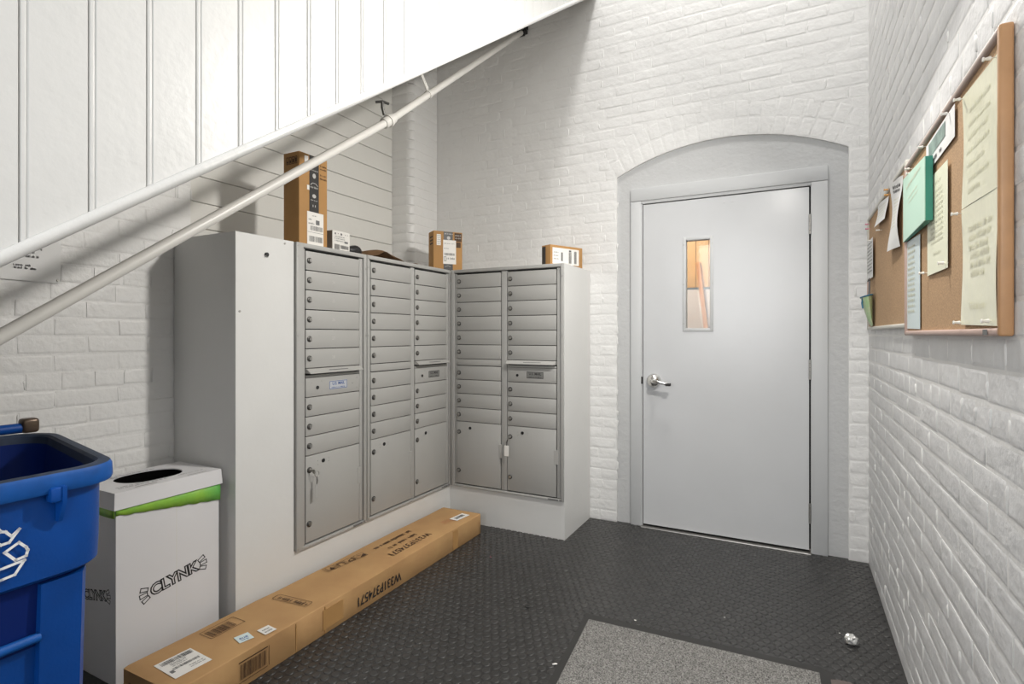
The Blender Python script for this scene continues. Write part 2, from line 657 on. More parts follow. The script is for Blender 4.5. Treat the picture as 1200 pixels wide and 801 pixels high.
for lv in range(len(prof) - 1):
    for k in range(NS):
        q.append((lv * NS + k, lv * NS + (k + 1) % NS, (lv + 1) * NS + (k + 1) % NS, (lv + 1) * NS + k))
q = np.array(q)
nb = len(base)
Q = (q[None] + (np.arange(len(ctr)) * nb)[:, None, None]).reshape(-1, 4)
cap = (np.arange(NS) + (len(prof) - 1) * NS)
C = (cap[None] + (np.arange(len(ctr)) * nb)[:, None])
me = bpy.data.meshes.new('rubber_studs')
me.from_pydata(V.tolist(), [], Q.tolist() + C.tolist())
me.materials.append(M['rubber_worn'])
me.shade_smooth()
tag(link_mesh('rubber_studs', me, fl), kind='stuff')

# ------------------------------------------------------------------ ceiling, rear wall
tag(B().box((-2.9, -2.5, ZCEIL), (0.6, 3.8, ZCEIL + 0.1)).build('ceiling', 'ceiling'), 'white painted ceiling high above the stairwell', kind='structure')
tag(B().box((-2.9, -2.5, 0), (-1.15, -2.3, ZCEIL)).box((0.25, -2.5, 0), (0.6, -2.3, ZCEIL)).box((-1.15, -2.5, 2.75), (0.25, -2.3, ZCEIL)).build('wall_front', 'ceiling'),
    'plain white wall around the entry opening behind the viewer', kind='structure')

# ------------------------------------------------------------------ back wall with arched recess
AX0, AX1, AZS, AR, ACZ = -1.008, 0.262, 2.212, 1.378, 0.987
ACX = (AX0 + AX1) / 2
AHALF = (AX1 - AX0) / 2
ATH = math.asin(AHALF / AR)
ACZ = AZS - AR * math.cos(ATH)


def arc_pts(n=20, r=AR):
    return [(ACX + r * math.sin(t), ACZ + r * math.cos(t)) for t in np.linspace(-ATH, ATH, n)]


wb = empty('wall_back', (0, YB, 0), 0)
tag(wb, 'white painted brick wall with a flat arch over the grey door', kind='structure')
poly = [(-2.9, 0), (AX0, 0)] + arc_pts() + [(AX1, 0), (XR + 0.2, 0), (XR + 0.2, ZCEIL), (-2.9, ZCEIL)]
B().prism(poly, 'y', 0.0014, 0.14).build('mortar', 'brick', wb)
RING = 0.205


def back_gaps(z):
    if z < AZS + 0.005:
        return [(AX0, AX1)]
    ztop = ACZ + AR + RING
    zsk = ACZ + (AR + RING) * math.cos(ATH)
    if z > ztop:
        return []
    if z < zsk:
        h = AHALF + (z - AZS) * math.tan(ATH)
    else:
        h = math.sqrt(max(0, (AR + RING) ** 2 - (z - ACZ) ** 2))
    return [(ACX - h, ACX + h)]


def back_seen(x, z):
    return not (x < XE and z < HB - 0.1)


rows = courses(-2.40, XR - 0.002, 0.0, 3.95, back_gaps, seed=11, seen=back_seen)
nv = 20
for rr, seed in ((AR, 3), (AR + 0.103, 4)):
    for k in range(nv):
        t = -ATH + (k + 0.5) * 2 * ATH / nv
        r = rr + 0.051
        wd = 2 * ATH * (rr + 0.03) / nv - 0.009
        rows.append((ACX + r * math.sin(t), ACZ + r * math.cos(t), round(wd, 3), 0.093, t, k % 4, True))
lay_bricks(wb, [r for r in rows if r[0] < XR - 0.01], ridge_m='brick', dep0=0.0012, ridges=0.55)

# grey painted recess face around the door casing
DX0, DX1, DZ1 = -0.917, 0.166, 2.125        # casing outer
so = empty('trim_1', (0, YB, 0))
tag(so, 'flat grey painted recess under the brick arch around the door', kind='structure')
poly = [(AX0 - 0.02, 0.001), (DX0 + 0.02, 0.001), (DX0 + 0.02, DZ1 - 0.02), (DX1 - 0.02, DZ1 - 0.02), (DX1 - 0.02, 0.001), (AX1 + 0.02, 0.001), (AX1 + 0.02, AZS)] + \
    [(a, b + 0.02) for a, b in arc_pts()[::-1]] + [(AX0 - 0.02, AZS)]
B().prism(poly, 'y', 0.016, 0.05).build('recess_face', 'surround', so)

# ------------------------------------------------------------------ door
LX0, LX1, LZ0, LZ1 = -0.839, 0.076, 0.018, 2.019
dr = empty('door_1', (0, YB, 0))
tag(dr, 'pale grey steel door with a narrow vision panel', kind='structure')
for nm, a, b in (('casing', (DX0, -0.006, 0.001), (LX0 - 0.012, 0.06, DZ1 - 0.083)), ('casing', (LX1 + 0.010, -0.006, 0.001), (DX1, 0.06, DZ1 - 0.083)),
                 ('casing', (DX0, -0.006, DZ1 - 0.081), (DX1, 0.06, DZ1))):
    B().bbox(a, b, 0.004).build(nm, 'casing', dr, smooth=True)
for a, b in (((LX0 - 0.012, 0.002, 0.001), (LX0 - 0.005, 0.07, LZ1 + 0.012)), ((LX1 + 0.0085, 0.002, 0.001), (LX1 + 0.011, 0.07, LZ1 + 0.012)),
             ((LX0 - 0.012, 0.002, LZ1 + 0.007), (LX1 + 0.011, 0.07, LZ1 + 0.024))):
    B().box(a, b).build('door_stop', 'casing', dr)
B().box((LX0 - 0.01, 0.045, 0.0), (LX1 + 0.01, 0.06, LZ1 + 0.02)).box((-0.60, 0.045, 1.2), (-0.42, 0.0451, 1.8)) if False else None
WX0, WX1, WZ0, WZ1 = -0.583, -0.438, 1.240, 1.778
lf = B()
lf.box((LX0, 0.004, LZ0), (WX0, 0.044, LZ1)).box((WX1, 0.004, LZ0), (LX1, 0.044, LZ1))
lf.box((WX0, 0.004, LZ0), (WX1, 0.044, WZ0)).box((WX0, 0.004, WZ1), (WX1, 0.044, LZ1))
leaf = lf.build('door_leaf', 'doorpaint', dr)
for a, b in (((LX0 - 0.005, 0.026, LZ0), (LX0 - 0.0003, 0.05, LZ1 + 0.007)), ((LX1 + 0.0003, 0.026, LZ0), (LX1 + 0.0085, 0.05, LZ1 + 0.007)),
             ((LX0 - 0.005, 0.026, LZ1 + 0.0003), (LX1 + 0.0085, 0.05, LZ1 + 0.007))):
    B().box(a, b).build('gap_shade', 'void', dr)  # black strips paint in the shade of the door gaps
# vision panel: steel glazing frame, glass and screws
gf = B()
t = 0.016
for a, b in (((WX0 - t, -0.001, WZ0 - t), (WX0 + 0.004, 0.05, WZ1 + t)), ((WX1 - 0.004, -0.001, WZ0 - t), (WX1 + t, 0.05, WZ1 + t)),
             ((WX0, -0.001, WZ0 - t), (WX1, 0.05, WZ0 + 0.004)), ((WX0, -0.001, WZ1 - 0.004), (WX1, 0.05, WZ1 + t))):
    gf.bbox(a, b, 0.003)
vf = gf.build('vision_frame', 'casing', dr, smooth=True)
B().box((WX0, 0.022, WZ0), (WX1, 0.028, WZ1)).build('pane', 'glass', vf)
for zz in (WZ0 + 0.03, (WZ0 + WZ1) / 2, WZ1 - 0.03):
    for xx in (WX0 - 0.009, WX1 + 0.009):
        B().tube([(xx, -0.0005, zz), (xx, -0.003, zz)], 0.0035, 8).build('screw', 'steel', vf)
# lever handle
hd = empty('lever_handle', (-0.772, 0.0, 0.918), 0, dr)
prof = [(0.0, -0.052), (0.016, -0.050), (0.034, -0.036), (0.042, -0.018), (0.044, 0.004)]
bm_v, bm_f = [], []
n = 24
for r_, y_ in prof:
    for k in range(n):
        bm_v.append((r_ * math.cos(2 * PI * k / n), y_ * 0.75, r_ * math.sin(2 * PI * k / n)))
for i in range(len(prof) - 1):
    for k in range(n):
        a, b = i * n + k, i * n + (k + 1) % n
        bm_f.append((a, b, b + n, a + n))
B().add(bm_v, bm_f).build('rose', 'chrome', hd, smooth=60)
B().tube([(0, -0.03, 0), (0, -0.062, 0), (0.012, -0.068, 0), (0.05, -0.068, -0.004), (0.098, -0.066, -0.014), (0.112, -0.062, -0.018)], [0.011, 0.011, 0.0115, 0.010, 0.009, 0.0085], 12).build('lever', 'chrome', hd, smooth=60)
B().bbox((0.085, -0.079, -0.024), (0.115, -0.054, -0.007), 0.002).build('grip', 'dark', hd)
B().box((LX0 - 0.012, 0.000, 0.895), (LX0 - 0.001, 0.02, 0.94)).build('strike', 'dark', dr)
for zz in (1.812, 1.012, 0.222):
    h = B()
    for q_ in range(5):
        h.tube([(LX1 + 0.004, -0.005, zz - 0.055 + q_ * 0.022 + 0.001), (LX1 + 0.004, -0.005, zz - 0.055 + q_ * 0.022 + 0.021)], 0.0065, 10)
    h.build('hinge', 'steel', dr, smooth=60)
B().bbox((LX0 - 0.01, -0.03, 0.0), (LX1 + 0.01, 0.05, 0.008), 0.004).build('threshold', 'steel', dr)
B().box((LX0, 0.02, 0.006), (LX1, 0.042, LZ0 - 0.0005)).build('bottom_gap_shade', 'void', dr)  # black strip painted in for the shade under the leaf
for px, pz in ((-0.365, 1.985), (-0.32, 1.988)):
    B().tube([(px, 0.004, pz), (px, 0.002, pz)], 0.006, 8).build('filled_hole', 'casing', dr)

# ------------------------------------------------------------------ corridor behind the door
tag(B().box((-2.6, 5.5, 0), (1.2, 5.6, 1.64)).box((-2.6, YB + 0.2, 0), (-2.5, 5.6, 2.95)).box((1.1, YB + 0.2, 0), (1.2, 5.6, 2.95)).build('wall_corridor', 'corrwall'), 'pale plastered corridor wall beyond the door glass', kind='structure')
tag(B().box((-2.6, YB + 0.2, 2.9), (1.2, 5.6, 3.0)).build('ceiling_corridor', 'orangewood'), 'orange wood ceiling of the corridor beyond the door', kind='structure')
wp = empty('wall_panelling', (0, 5.48, 0))
tag(wp, 'orange wood boarding over the pale corridor wall', kind='structure')
for k in range(16):
    B().bbox((-1.8 + k * 0.12, 0.012, 1.66), (-1.8 + k * 0.12 + 0.117, 0.02, 2.9), 0.004, 1).build('board', 'orangewood', wp)
t_ = thing('stair_string', 'slanting orange timber string seen through the door glass', 'timber', (0, 5.47, 0))
B().prism([(-0.838, 1.90), (-0.80, 1.90), (-0.70, 1.05), (-0.738, 1.05)], 'y', -0.02, 0.02).build('timber', 'timber', t_)

# ------------------------------------------------------------------ right wall
wr = empty('wall_right', (XR, 0, 0), -PI / 2)
tag(wr, 'white painted brick wall carrying the cork boards', kind='structure')
B().box((-YB - 0.01, 0.0014, 0), (2.4, 0.12, ZCEIL)).build('mortar', 'mortar', wr)
rows = courses(-YB + 0.003, -0.55, 0.0, 3.6, None, seed=23, phase=0.05)
lay_bricks(wr, rows, m='brickshade', dep0=0.0015, ridges=0.5)

# ------------------------------------------------------------------ left wall: brick, boarded recess, brick pier
RX = -2.58
YJ0, YJ1 = 1.5, 3.085
wl = empty('wall_left', (XL, 0, 0), PI / 2)
tag(wl, 'white painted brick wall under the stair', kind='structure')
B().box((-2.4, 0.0028, 0), (YJ0, 0.17, ZCEIL)).build('mortar', 'brick', wl)
rows = courses(-0.6, YJ0, 0.0, 2.35, None, seed=31, seen=lambda x, z: not (x > YE + 0.1 and z < HB - 0.1), phase=0.09)
lay_bricks(wl, rows, dep0=0.0024, ridges=0.25, ridge_m='brick')
pier = empty('wall_pier', (0, 0, 0))
tag(pier, 'white brick pier with a rounded corner beside the boarded recess', kind='structure')
k = 0
z = 1.40
rb = 0.05
while z < 3.9:
    pl = [(XL, YB - 0.002)]
    for a in np.linspace(0, PI / 2, 7):
        pl.append((XL - rb + rb * math.cos(a), YJ1 + rb - rb * math.sin(a)))
    pl += [(RX - 0.02, YJ1), (RX - 0.02, YB - 0.002)]
    ins = 0.0016
    bb = B()
    cx, cy = XL - 0.08, YJ1 + 0.16
    loops = []
    for zz, sc in ((z + 0.0, 0.985), (z + 0.004, 0.997), (z + COURSE - 0.012, 0.997), (z + COURSE - 0.008, 0.985)):
        loops.append([(cx + (a - cx) * (sc if a > RX else 1), cy + (b - cy) * (sc if b < 3.2 else 1), zz) for a, b in pl])
    vs = [v for lp in loops for v in lp]
    n = len(pl)
    fs = [tuple(range(n))[::-1], tuple(range(3 * n, 4 * n))]
    for i in range(3):
        for q_ in range(n):
            fs.append((i * n + q_, i * n + (q_ + 1) % n, (i + 1) * n + (q_ + 1) % n, (i + 1) * n + q_))
    bb.add(vs, fs).build('brick', 'brick', pier, smooth=35)
    z += COURSE
    k += 1
B().prism([(XL - 0.004, YB), (XL - 0.004, YJ1 + 0.045), (XL - 0.045, YJ1 + 0.004), (RX - 0.02, YJ1 + 0.004), (RX - 0.02, YB)], 'z', 0, 3.9).build('mortar', 'mortar', pier)
rec = empty('wall_recess', (0, 0, 0))
tag(rec, 'wide white horizontal boards closing the recess behind the mailboxes', kind='structure')
B().box((RX - 0.12, YJ0 - 0.02, 0), (RX - 0.02, YJ1 + 0.02, 4.2)).build('backing', 'dark', rec)
zz = 1.345
for k in range(16):
    B().bbox((RX - 0.02, YJ0 + 0.001, zz + 0.0015), (RX, YJ1 - 0.001, zz + 0.1255), 0.003, 1).build('board', 'board', rec)
    zz += 0.1268

# ------------------------------------------------------------------ stair boarding and soffit
st = empty('wall_stair', (0, 0, 0))
tag(st, 'white tongue and groove boarding closing the side of the stair', kind='structure')
PB = 0.1009
k0 = -18
for k in range(k0, 30):
    y0 = 0.424 + PB * k
    y1 = min(y0 + PB, YB - 0.002)
    if y1 - y0 < 0.01:
        continue
    prof = [(y0 + 0.0012, 0.0)]
    for a in np.linspace(0, PI, 5):
        prof.append((y0 + 0.0056 - 0.0040 * math.cos(a), 0.0014 + 0.0022 * math.sin(a)))
    prof += [(y0 + 0.0106, 0.0012), (y0 + 0.0130, 0.0034), (y1 - 0.0020, 0.0034), (y1 - 0.0006, 0.0016)]
    vs, fs = [], []
    n = len(prof) + 2
    full = [(y0 + 0.0006, -0.016)] + [(a, b) for a, b in prof] + [(y1 - 0.0006, -0.016)]
    for top in (0, 1):
        for a, b in full:
            zb = max(0.0, Z0S + SLOPE * a)
            zt = max(1.2, Z0S + SLOPE * a + 1.25)
            vs.append((XS - 0.0034 + b, a, zt if top else zb))
    n = len(full)
    fs = [tuple(range(n))[::-1], tuple(range(n, 2 * n))]
    for q_ in range(n):
        fs.append((q_, (q_ + 1) % n, n + (q_ + 1) % n, n + q_))
    B().add(vs, fs).build('board', 'skirt', st, smooth=30)
ymax = YB - 0.005
yz = -Z0S / SLOPE + 0.05
mo = B()
mr = 0.0115
path = [(XS + 0.002, yz, Z0S + SLOPE * yz + mr * 0.9), (XS + 0.002, ymax, Z0S + SLOPE * ymax + mr * 0.9)]
mo.tube(path, mr, 14)
mo.build('edge_moulding', 'skirt', st, smooth=60)
sof = empty('ceiling_stair', (0, 0, 0))
tag(sof, 'sloping underside of the stair behind the boarding', kind='structure')
y0, y1 = -1.2, YB - 0.01
zA, zB_ = Z0S + SLOPE * y0 + 0.16, Z0S + SLOPE * y1 + 0.16
B().prism([(y0, zA), (y1, zB_), (y1, zB_ + 0.1), (y0, zA + 0.1)], 'x', RX - 0.02, XS - 0.02).build('soffit', 'soffit', sof)
B().prism([(y0, zA + 1.0), (y1, zB_ + 1.0), (y1, zB_ + 1.05), (y0, zA + 1.05)], 'x', XS - 0.05, XS + 0.005).build('cap_rail', 'skirt', sof)

# ------------------------------------------------------------------ pipe along the underside of the stair
pp = thing('conduit_pipe', 'long sloping white pipe hung below the stair from clamps', 'pipe', (-1.6, 0.3, 1.02))
o0 = Vector((-1.6, 0.3, 1.02))
pA, pB, pC = Vector((-1.6, -0.25, 0.623)), Vector((-1.6, 1.89, 2.158)), Vector((-1.68, 3.395, 3.319))
B().tube([pA - o0, pB - o0], 0.0165, 20).build('pipe_run', 'pipe', pp, smooth=60)
B().tube([pB - o0, pC - o0], 0.0165, 20).build('pipe_run', 'pipe', pp, smooth=60)
d1, d2 = (pB - pA).normalized(), (pC - pB).normalized()
B().tube([pB - d1 * 0.045 - o0, pB - d1 * 0.04 - o0, pB - o0, pB + d2 * 0.035 - o0, pB + d2 * 0.04 - o0], [0.020, 0.023, 0.0235, 0.023, 0.020], 20).build('coupling', 'pipe', pp, smooth=60)
B().tube([pB - d1 * 0.010 - o0, pB + d1 * 0.010 - o0], 0.027, 20).build('collar', 'pipe', pp, smooth=60)
pH = pB + d2 * 0.40
hg = B()
hg.tube([pH - d2 * 0.010 - o0, pH + d2 * 0.010 - o0], 0.0205, 16)
hg.build('clamp', 'pipe', pp, smooth=60)
sb = B()
for dy in (-0.008, 0.008):
    sb.tube([pH + Vector((0.0, dy, 0.016)) - o0, pH + Vector((-0.028, dy - 0.13, 0.215)) - o0], 0.0042, 8)
sb.build('hanger_strap', 'pipe', pp, smooth=60)
hk = B()
c_ = pB - o0
hk.tube([c_ + Vector((-0.01, -0.02, 0.02)), c_ + Vector((-0.012, -0.03, 0.05)), c_ + Vector((-0.008, -0.035, 0.072))], 0.007, 8)
hk.tube([c_ + Vector((-0.03, -0.055, 0.068)), c_ + Vector((-0.008, -0.035, 0.074)), c_ + Vector((0.01, -0.012, 0.068))], 0.006, 8)
hk.build('hook', 'locksteel', pp, smooth=60)
fr_ = B()
fr_.tube([pC - d2 * 0.035 - o0, pC - d2 * 0.012 - o0], 0.019, 14)
for a in range(9):
    t = a * 2 * PI / 9
    rr = 0.026 + 0.012 * RNG.random()
    fr_.bbox((pC.x - o0.x + rr * math.cos(t) - 0.014, pC.y - o0.y - 0.02 - 0.01 * RNG.random(), pC.z - o0.z + 0.016 + rr * 1.3 * math.sin(t) - 0.014),
             (pC.x - o0.x + rr * math.cos(t) + 0.014, pC.y - o0.y + 0.004, pC.z - o0.z + 0.016 + rr * 1.3 * math.sin(t) + 0.014), 0.006)
fr_.build('wall_collar', 'black', pp)

# ------------------------------------------------------------------ boxing around the mailboxes
bx = thing('mailbox_surround', 'white painted plywood boxing built into the corner around the mailboxes', 'cabinet', (XM, YM, 0))
ox, oy = XM, YM


def panel(name, a, b, m='panel'):
    return B().box((a[0] - ox, a[1] - oy, a[2]), (b[0] - ox, b[1] - oy, b[2])).build(name, m, bx)


panel('end_panel', (XL + 0.004, YE, 0), (XM - 0.018, YE + 0.018, HB))
panel('front_panel', (XM - 0.018, YE, 0), (XM, 1.7085, HB))
panel('base_panel', (XM - 0.018, 1.7085, 0), (XM, YM, ZP + 0.004))
panel('base_panel', (XM, YM, 0), (XE - 0.018, YM + 0.018, ZP + 0.004))
panel('side_panel', (XE - 0.018, YM + 0.0005, 0), (XE, YB - 0.006, HB))
panel('top_panel', (XL + 0.004, YE + 0.018, HB - 0.02), (XM - 0.018, YB - 0.006, HB - 0.001))
panel('top_panel', (XM - 0.018, YM + 0.018, HB - 0.02), (XE - 0.018, YB - 0.006, HB - 0.001))
B().tube([(XM - ox, 1.565 - oy, 1.546), (XM + 0.007 - ox, 1.565 - oy, 1.546)], 0.009, 10).build('cam_plug', 'dark', bx)
B().bbox((XM - ox, 1.557 - oy, 1.535), (XM + 0.006 - ox, 1.573 - oy, 1.541), 0.002).build('cam_latch', 'steel', bx)
for yy, zz in ((1.66, 1.607), (1.44, 1.30)):
    B().tube([(XM - ox, yy - oy, zz), (XM + 0.002 - ox, yy - oy, zz)], 0.005, 8).build('screw', 'steel', bx)

# ------------------------------------------------------------------ mailbox units
DTOP, PIT = 1.592, 0.0905
_mcache = {}


def shared(key, fn):
    if key not in _mcache:
        _mcache[key] = fn()
    return _mcache[key]


def raw(b, name, m, smooth=False):
    o = b.build(name, m, None, smooth)
    me = o.data
    bpy.data.objects.remove(o)
    return me


def lock_mesh():
    b = B()
    b.tube([(0, 0, 0), (0, -0.003, 0), (0, -0.005, 0)], [0.0138, 0.0138, 0.0118], 16)
    return raw(b, 'lock', 'locksteel', 50)


def lock_core():
    b = B()
    b.tube([(0, -0.004, 0), (0, -0.009, 0)], [0.0088, 0.0080], 14)
    b.box((-0.0010, -0.0094, -0.004), (0.0010, -0.0088, 0.004))
    return raw(b, 'lock_core', 'steel', 50)


def add_lock(parent, x, z):
    l_ = link_mesh('lock', shared('lock', lock_mesh), parent, (x, 0, z))
    link_mesh('lock_core', shared('core', lock_core), parent, (x + 0.001, 0, z))
    return l_


def door_mesh(w_, h_):
    b = B()
    b.bbox((0, 0, 0), (w_, 0.013, h_), 0.0022, 2)
    return raw(b, 'mail_door', 'greymetal', 40)


YF = -0.009        # front of the doors in the unit's own frame


def make_unit(label, loc, rz, width, cols, numbers=()):
    u = thing('mailbox_unit', label, 'mailbox', loc, rz, None)
    zt = HB
    fr = B()
    x0c, x1c = cols[0][0] - 0.016, cols[-1][1] + 0.030
    fr.bbox((0.002, -0.014, ZP), (x0c, 0.01, zt), 0.003)
    fr.bbox((x1c, -0.014, ZP), (width - 0.002, 0.01, zt), 0.003)
    fr.bbox((x0c - 0.002, -0.0135, DTOP + 0.010), (x1c + 0.002, 0.01, zt), 0.003)
    fr.bbox((x0c - 0.002, -0.0135, ZP), (x1c + 0.002, 0.01, 0.240), 0.003)
    fr.build('frame', 'greymetal2', u, smooth=40)
    B().box((0.004, 0.012, ZP + 0.002), (width - 0.004, 0.34, zt - 0.024)).build('case', 'dark', u)
    ins = B()
    for ci, (xa, xb, kind) in enumerate(cols):
        nx = cols[ci + 1][0] - 0.004 if ci + 1 < len(cols) else x1c - 0.003
        ins.bbox((xb + 0.0045, -0.006, 0.2445), (nx, 0.011, DTOP + 0.0055), 0.002)
        if ci == 0:
            ins.bbox((x0c + 0.002, -0.006, 0.2445), (xa - 0.003, 0.011, DTOP + 0.0055), 0.002)
    ins.build('mullion', 'greymetal2', u, smooth=40)
    for ci, (xa, xb, kind) in enumerate(cols):
        wd = xb - xa
        g = 0.0035

        def put(z0, z1, lock=True, name='mail_door'):
            h_ = z1 - z0 - g
            d = link_mesh(name, shared(('door', round(wd, 3), round(h_, 4)), lambda: door_mesh(wd, h_)), u, (xa, YF, z0 + g / 2))
            if lock:
                add_lock(d, 0.020, h_ / 2)
            return d
        for r in range(6):
            d = put(DTOP - (r + 1) * PIT, DTOP - r * PIT)
            if r < len(numbers) and numbers[r] and ci == 0:
                text(numbers[r], 0.021, (wd * 0.49, 0, PIT / 2), (1, 0, 0), (0, 0, 1), 'faintink', d, 'number', lift=0.0008)
        zs = DTOP - 6 * PIT           # 1.049
        z = 1.0055
        if kind == 'B':
            # outgoing slot hood
            s = B()
            s.prism([(0.004, zs - 0.001), (-0.012, zs - 0.002), (-0.038, zs - 0.020), (-0.038, zs - 0.024), (-0.012, zs - 0.012), (0.004, zs - 0.010)], 'x', xa + 0.001, xb - 0.001)
            s.prism([(0.004, zs - 0.002), (-0.038, zs - 0.0225), (0.004, zs - 0.0225)], 'x', xa, xa + 0.003)
            s.prism([(0.004, zs - 0.002), (-0.038, zs - 0.0225), (0.004, zs - 0.0225)], 'x', xb - 0.003, xb)
            hood = s.build('mail_slot_hood', 'greymetal', u)
            B().box((xa + wd * 0.37, -0.0315, zs - 0.0168), (xa + wd * 0.74, -0.0125, zs - 0.0038)) if False else None
            r_ = Vector((0, -0.022, -0.015)).normalized()
            upv = Vector((0, 0.022, 0.015))
            F = Flat((xa + wd * 0.36, -0.0292, zs - 0.0139), (1, 0, 0), (0, 0.026, 0.018), 0.0006)
            F.rect(0, 0, wd * 0.36, 0.006)
            F.build('slot_print', 'inkgrey', hood)
            B().box((xa, 0.004, zs - 0.040), (xb, 0.012, zs - 0.004)).build('slot_opening', 'dark', u)
            B().bbox((xa, YF, z), (xb, 0.006, zs - 0.0315), 0.002).build('slot_sill', 'greymetal', u, smooth=40)
            # outgoing mail door
            h_ = PIT - g
            d = link_mesh('outgoing_mail_door', shared(('door', round(wd, 3), round(h_, 4)), lambda: door_mesh(wd, h_)), u, (xa, YF, z - PIT + g / 2))
            B().tube([(0.068, 0.0, h_ * 0.46), (0.068, -0.0025, h_ * 0.46)], 0.0085, 12).build('key_port', 'black', d, smooth=50)
            px0, pz0 = wd * 0.41, h_ * 0.28
            pw, ph = wd * 0.34, h_ * 0.46
            pl_ = B().box((px0, -0.0012, pz0), (px0 + pw, 0.0005, pz0 + ph)).build('mail_plate', M['plategrey'] if numbers == () else M['platepale'], d)
            F = Flat((px0, -0.0012, pz0), (1, 0, 0), (0, 0, 1), 0.0004)
            F.outline(0.001, 0.001, pw - 0.001, ph - 0.001, 0.0022)
            F.words(pw * 0.12, ph * 0.14, pw * 0.88, ph * 0.16, random.Random(5))
            ik = 'ink' if numbers == () else 'inkblue'
            F.build('plate_border', ik, d)
            text('U.S. MAIL', ph * 0.50, (px0 + pw / 2, -0.0012, pz0 + ph * 0.66), (1, 0, 0), (0, 0, 1), ik, d, 'lettering', lift=0.0006, offset=0.0004)
            for px, pz in ((0.035, 0.2), (0.095, 0.25), (0.035, 0.75), (0.095, 0.8), (wd * 0.86, 0.5), (wd * 0.95, 0.22), (wd * 0.95, 0.8)):
                B().tube([(px, 0.0, h_ * pz), (px, -0.0015, h_ * pz)], 0.003, 8).build('rivet', 'greymetal2', d)
            z -= PIT
            for r in range(3):
                put(z - PIT + 0.0008, z)
                z -= PIT - 0.0008
        else:
            put(1.0065, zs, lock=False, name='blank_plate')
            for r in range(4):
                put(z - PIT + 0.0008, z)
                z -= PIT - 0.0008
        # parcel door
        d = put(0.2455, z, lock=False, name='parcel_door')
        h_ = z - 0.2455
        add_lock(d, 0.020, 0.578 - 0.2455)
        add_lock(d, 0.018, 0.330 - 0.2455)
        B().tube([(0.103, 0.0, 0.606 - 0.2455), (0.103, -0.0028, 0.606 - 0.2455)], 0.0095, 12).build('key_port', 'black', d, smooth=50)
        for px, pz in ((0.072, 0.612), (0.072, 0.592), (0.138, 0.612), (0.138, 0.598)):
            B().tube([(px, 0.0, pz - 0.2455), (px, -0.0015, pz - 0.2455)], 0.003, 8).build('rivet', 'greymetal2', d)
        B().bbox((wd - 0.012, -0.0015, h_ * 0.48), (wd + 0.012, 0.004, h_ * 0.69), 0.0015).build('hinge_leaf', 'greymetal', d)
    # frame screws and the worn latch patch on the lower rail
    for px, pz in ((0.010, ZP + 0.012), (0.010, 1.20), (0.010, HB - 0.016), (0.010, HB - 0.065), (width - 0.010, 1.20), (width - 0.010, HB - 0.075)):
        B().tube([(px, -0.0138, pz), (px, -0.0155, pz)], 0.004, 8).build('screw', 'steel', u)
    lt = B().bbox((width - 0.10, -0.0150, ZP + 0.003), (width - 0.035, -0.0135, ZP + 0.013), 0.001)
    lt.bbox((width - 0.028, -0.0160, ZP + 0.004), (width - 0.014, -0.0135, ZP + 0.014), 0.001)
    lt.build('worn_latch', 'inkgrey', u)
    return u


uA = make_unit('single column grey metal mailbox unit nearest the tall white end panel', (XM, 1.7105, 0), PI / 2, 0.4545, [(0.058, 0.402, 'B')], ('23', '24', '25', '26', '27', '28'))
uB = make_unit('two column grey metal mailbox unit in the middle, beside the inside corner', (XM, 2.166, 0), PI / 2, 0.7765, [(0.034, 0.369, 'A'), (0.411, 0.737, 'B')])
uC = make_unit('two column grey metal mailbox unit facing the viewer, next to the brick by the door', (-1.9815, YM, 0), 0, 0.7925, [(0.046, 0.370, 'A'), (0.419, 0.742, 'B')])


def key_thing(label, u, x, z, with_tag):
    p = Matrix.Rotation(u.rotation_euler.z, 4, 'Z') @ Vector((x, YF - 0.012, z)) + u.location
    k = thing('key', label, 'key', p, u.rotation_euler.z)
    B().bbox((-0.003, -0.012, -0.004), (0.003, 0.004, 0.004), 0.001).bbox((-0.0015, -0.026, -0.011), (0.0015, -0.010, 0.007), 0.001).build('key_bow', 'steel', k)
    if with_tag:
        B().tube([(0, -0.022, -0.008), (-0.010, -0.020, -0.03), (-0.012, -0.016, -0.052)], 0.002, 6).build('cord', 'dark', k)
        B().bbox((-0.026, -0.020, -0.115), (0.004, -0.014, -0.05), 0.002).build('key_tag', 'label', k)
    else:
        pts = [(0.016 + 0.013 * math.sin(a), -0.020, -0.016 - 0.013 * math.cos(a)) for a in np.linspace(0, 2 * PI, 17)]
        B().tube(pts, 0.0014, 6).build('key_ring', 'steel', k, smooth=60)
        B().bbox((0.013, -0.021, -0.062), (0.021, -0.018, -0.028), 0.001).build('key_blade', 'steel', k)
        B().bbox((0.006, -0.019, -0.125), (0.022, -0.018, -0.062), 0.001).build('key_tag', 'greymetal2', k)
    return k


key_thing('small key on a thin ring in the parcel door lock of the single column unit', uA, 0.058 + 0.020, 0.578, False)
key_thing('key with a white plastic tag in a parcel door lock near the free end panel', uC, 0.419 + 0.020, 0.578, True)


# ------------------------------------------------------------------ parcels on top of the boxing
def parcel(name, label, loc, rz, sx, sy, sz, m='cardboard2', cat='box', group=None, bev=0.003):
    """a carton: local +x is its printed face, local -y its near end"""
    t = thing(name, label, cat, loc, rz, group)
    B().bbox((-sx, 0, 0), (0, sy, sz), bev).build('carton', m, t, smooth=40)
    return t


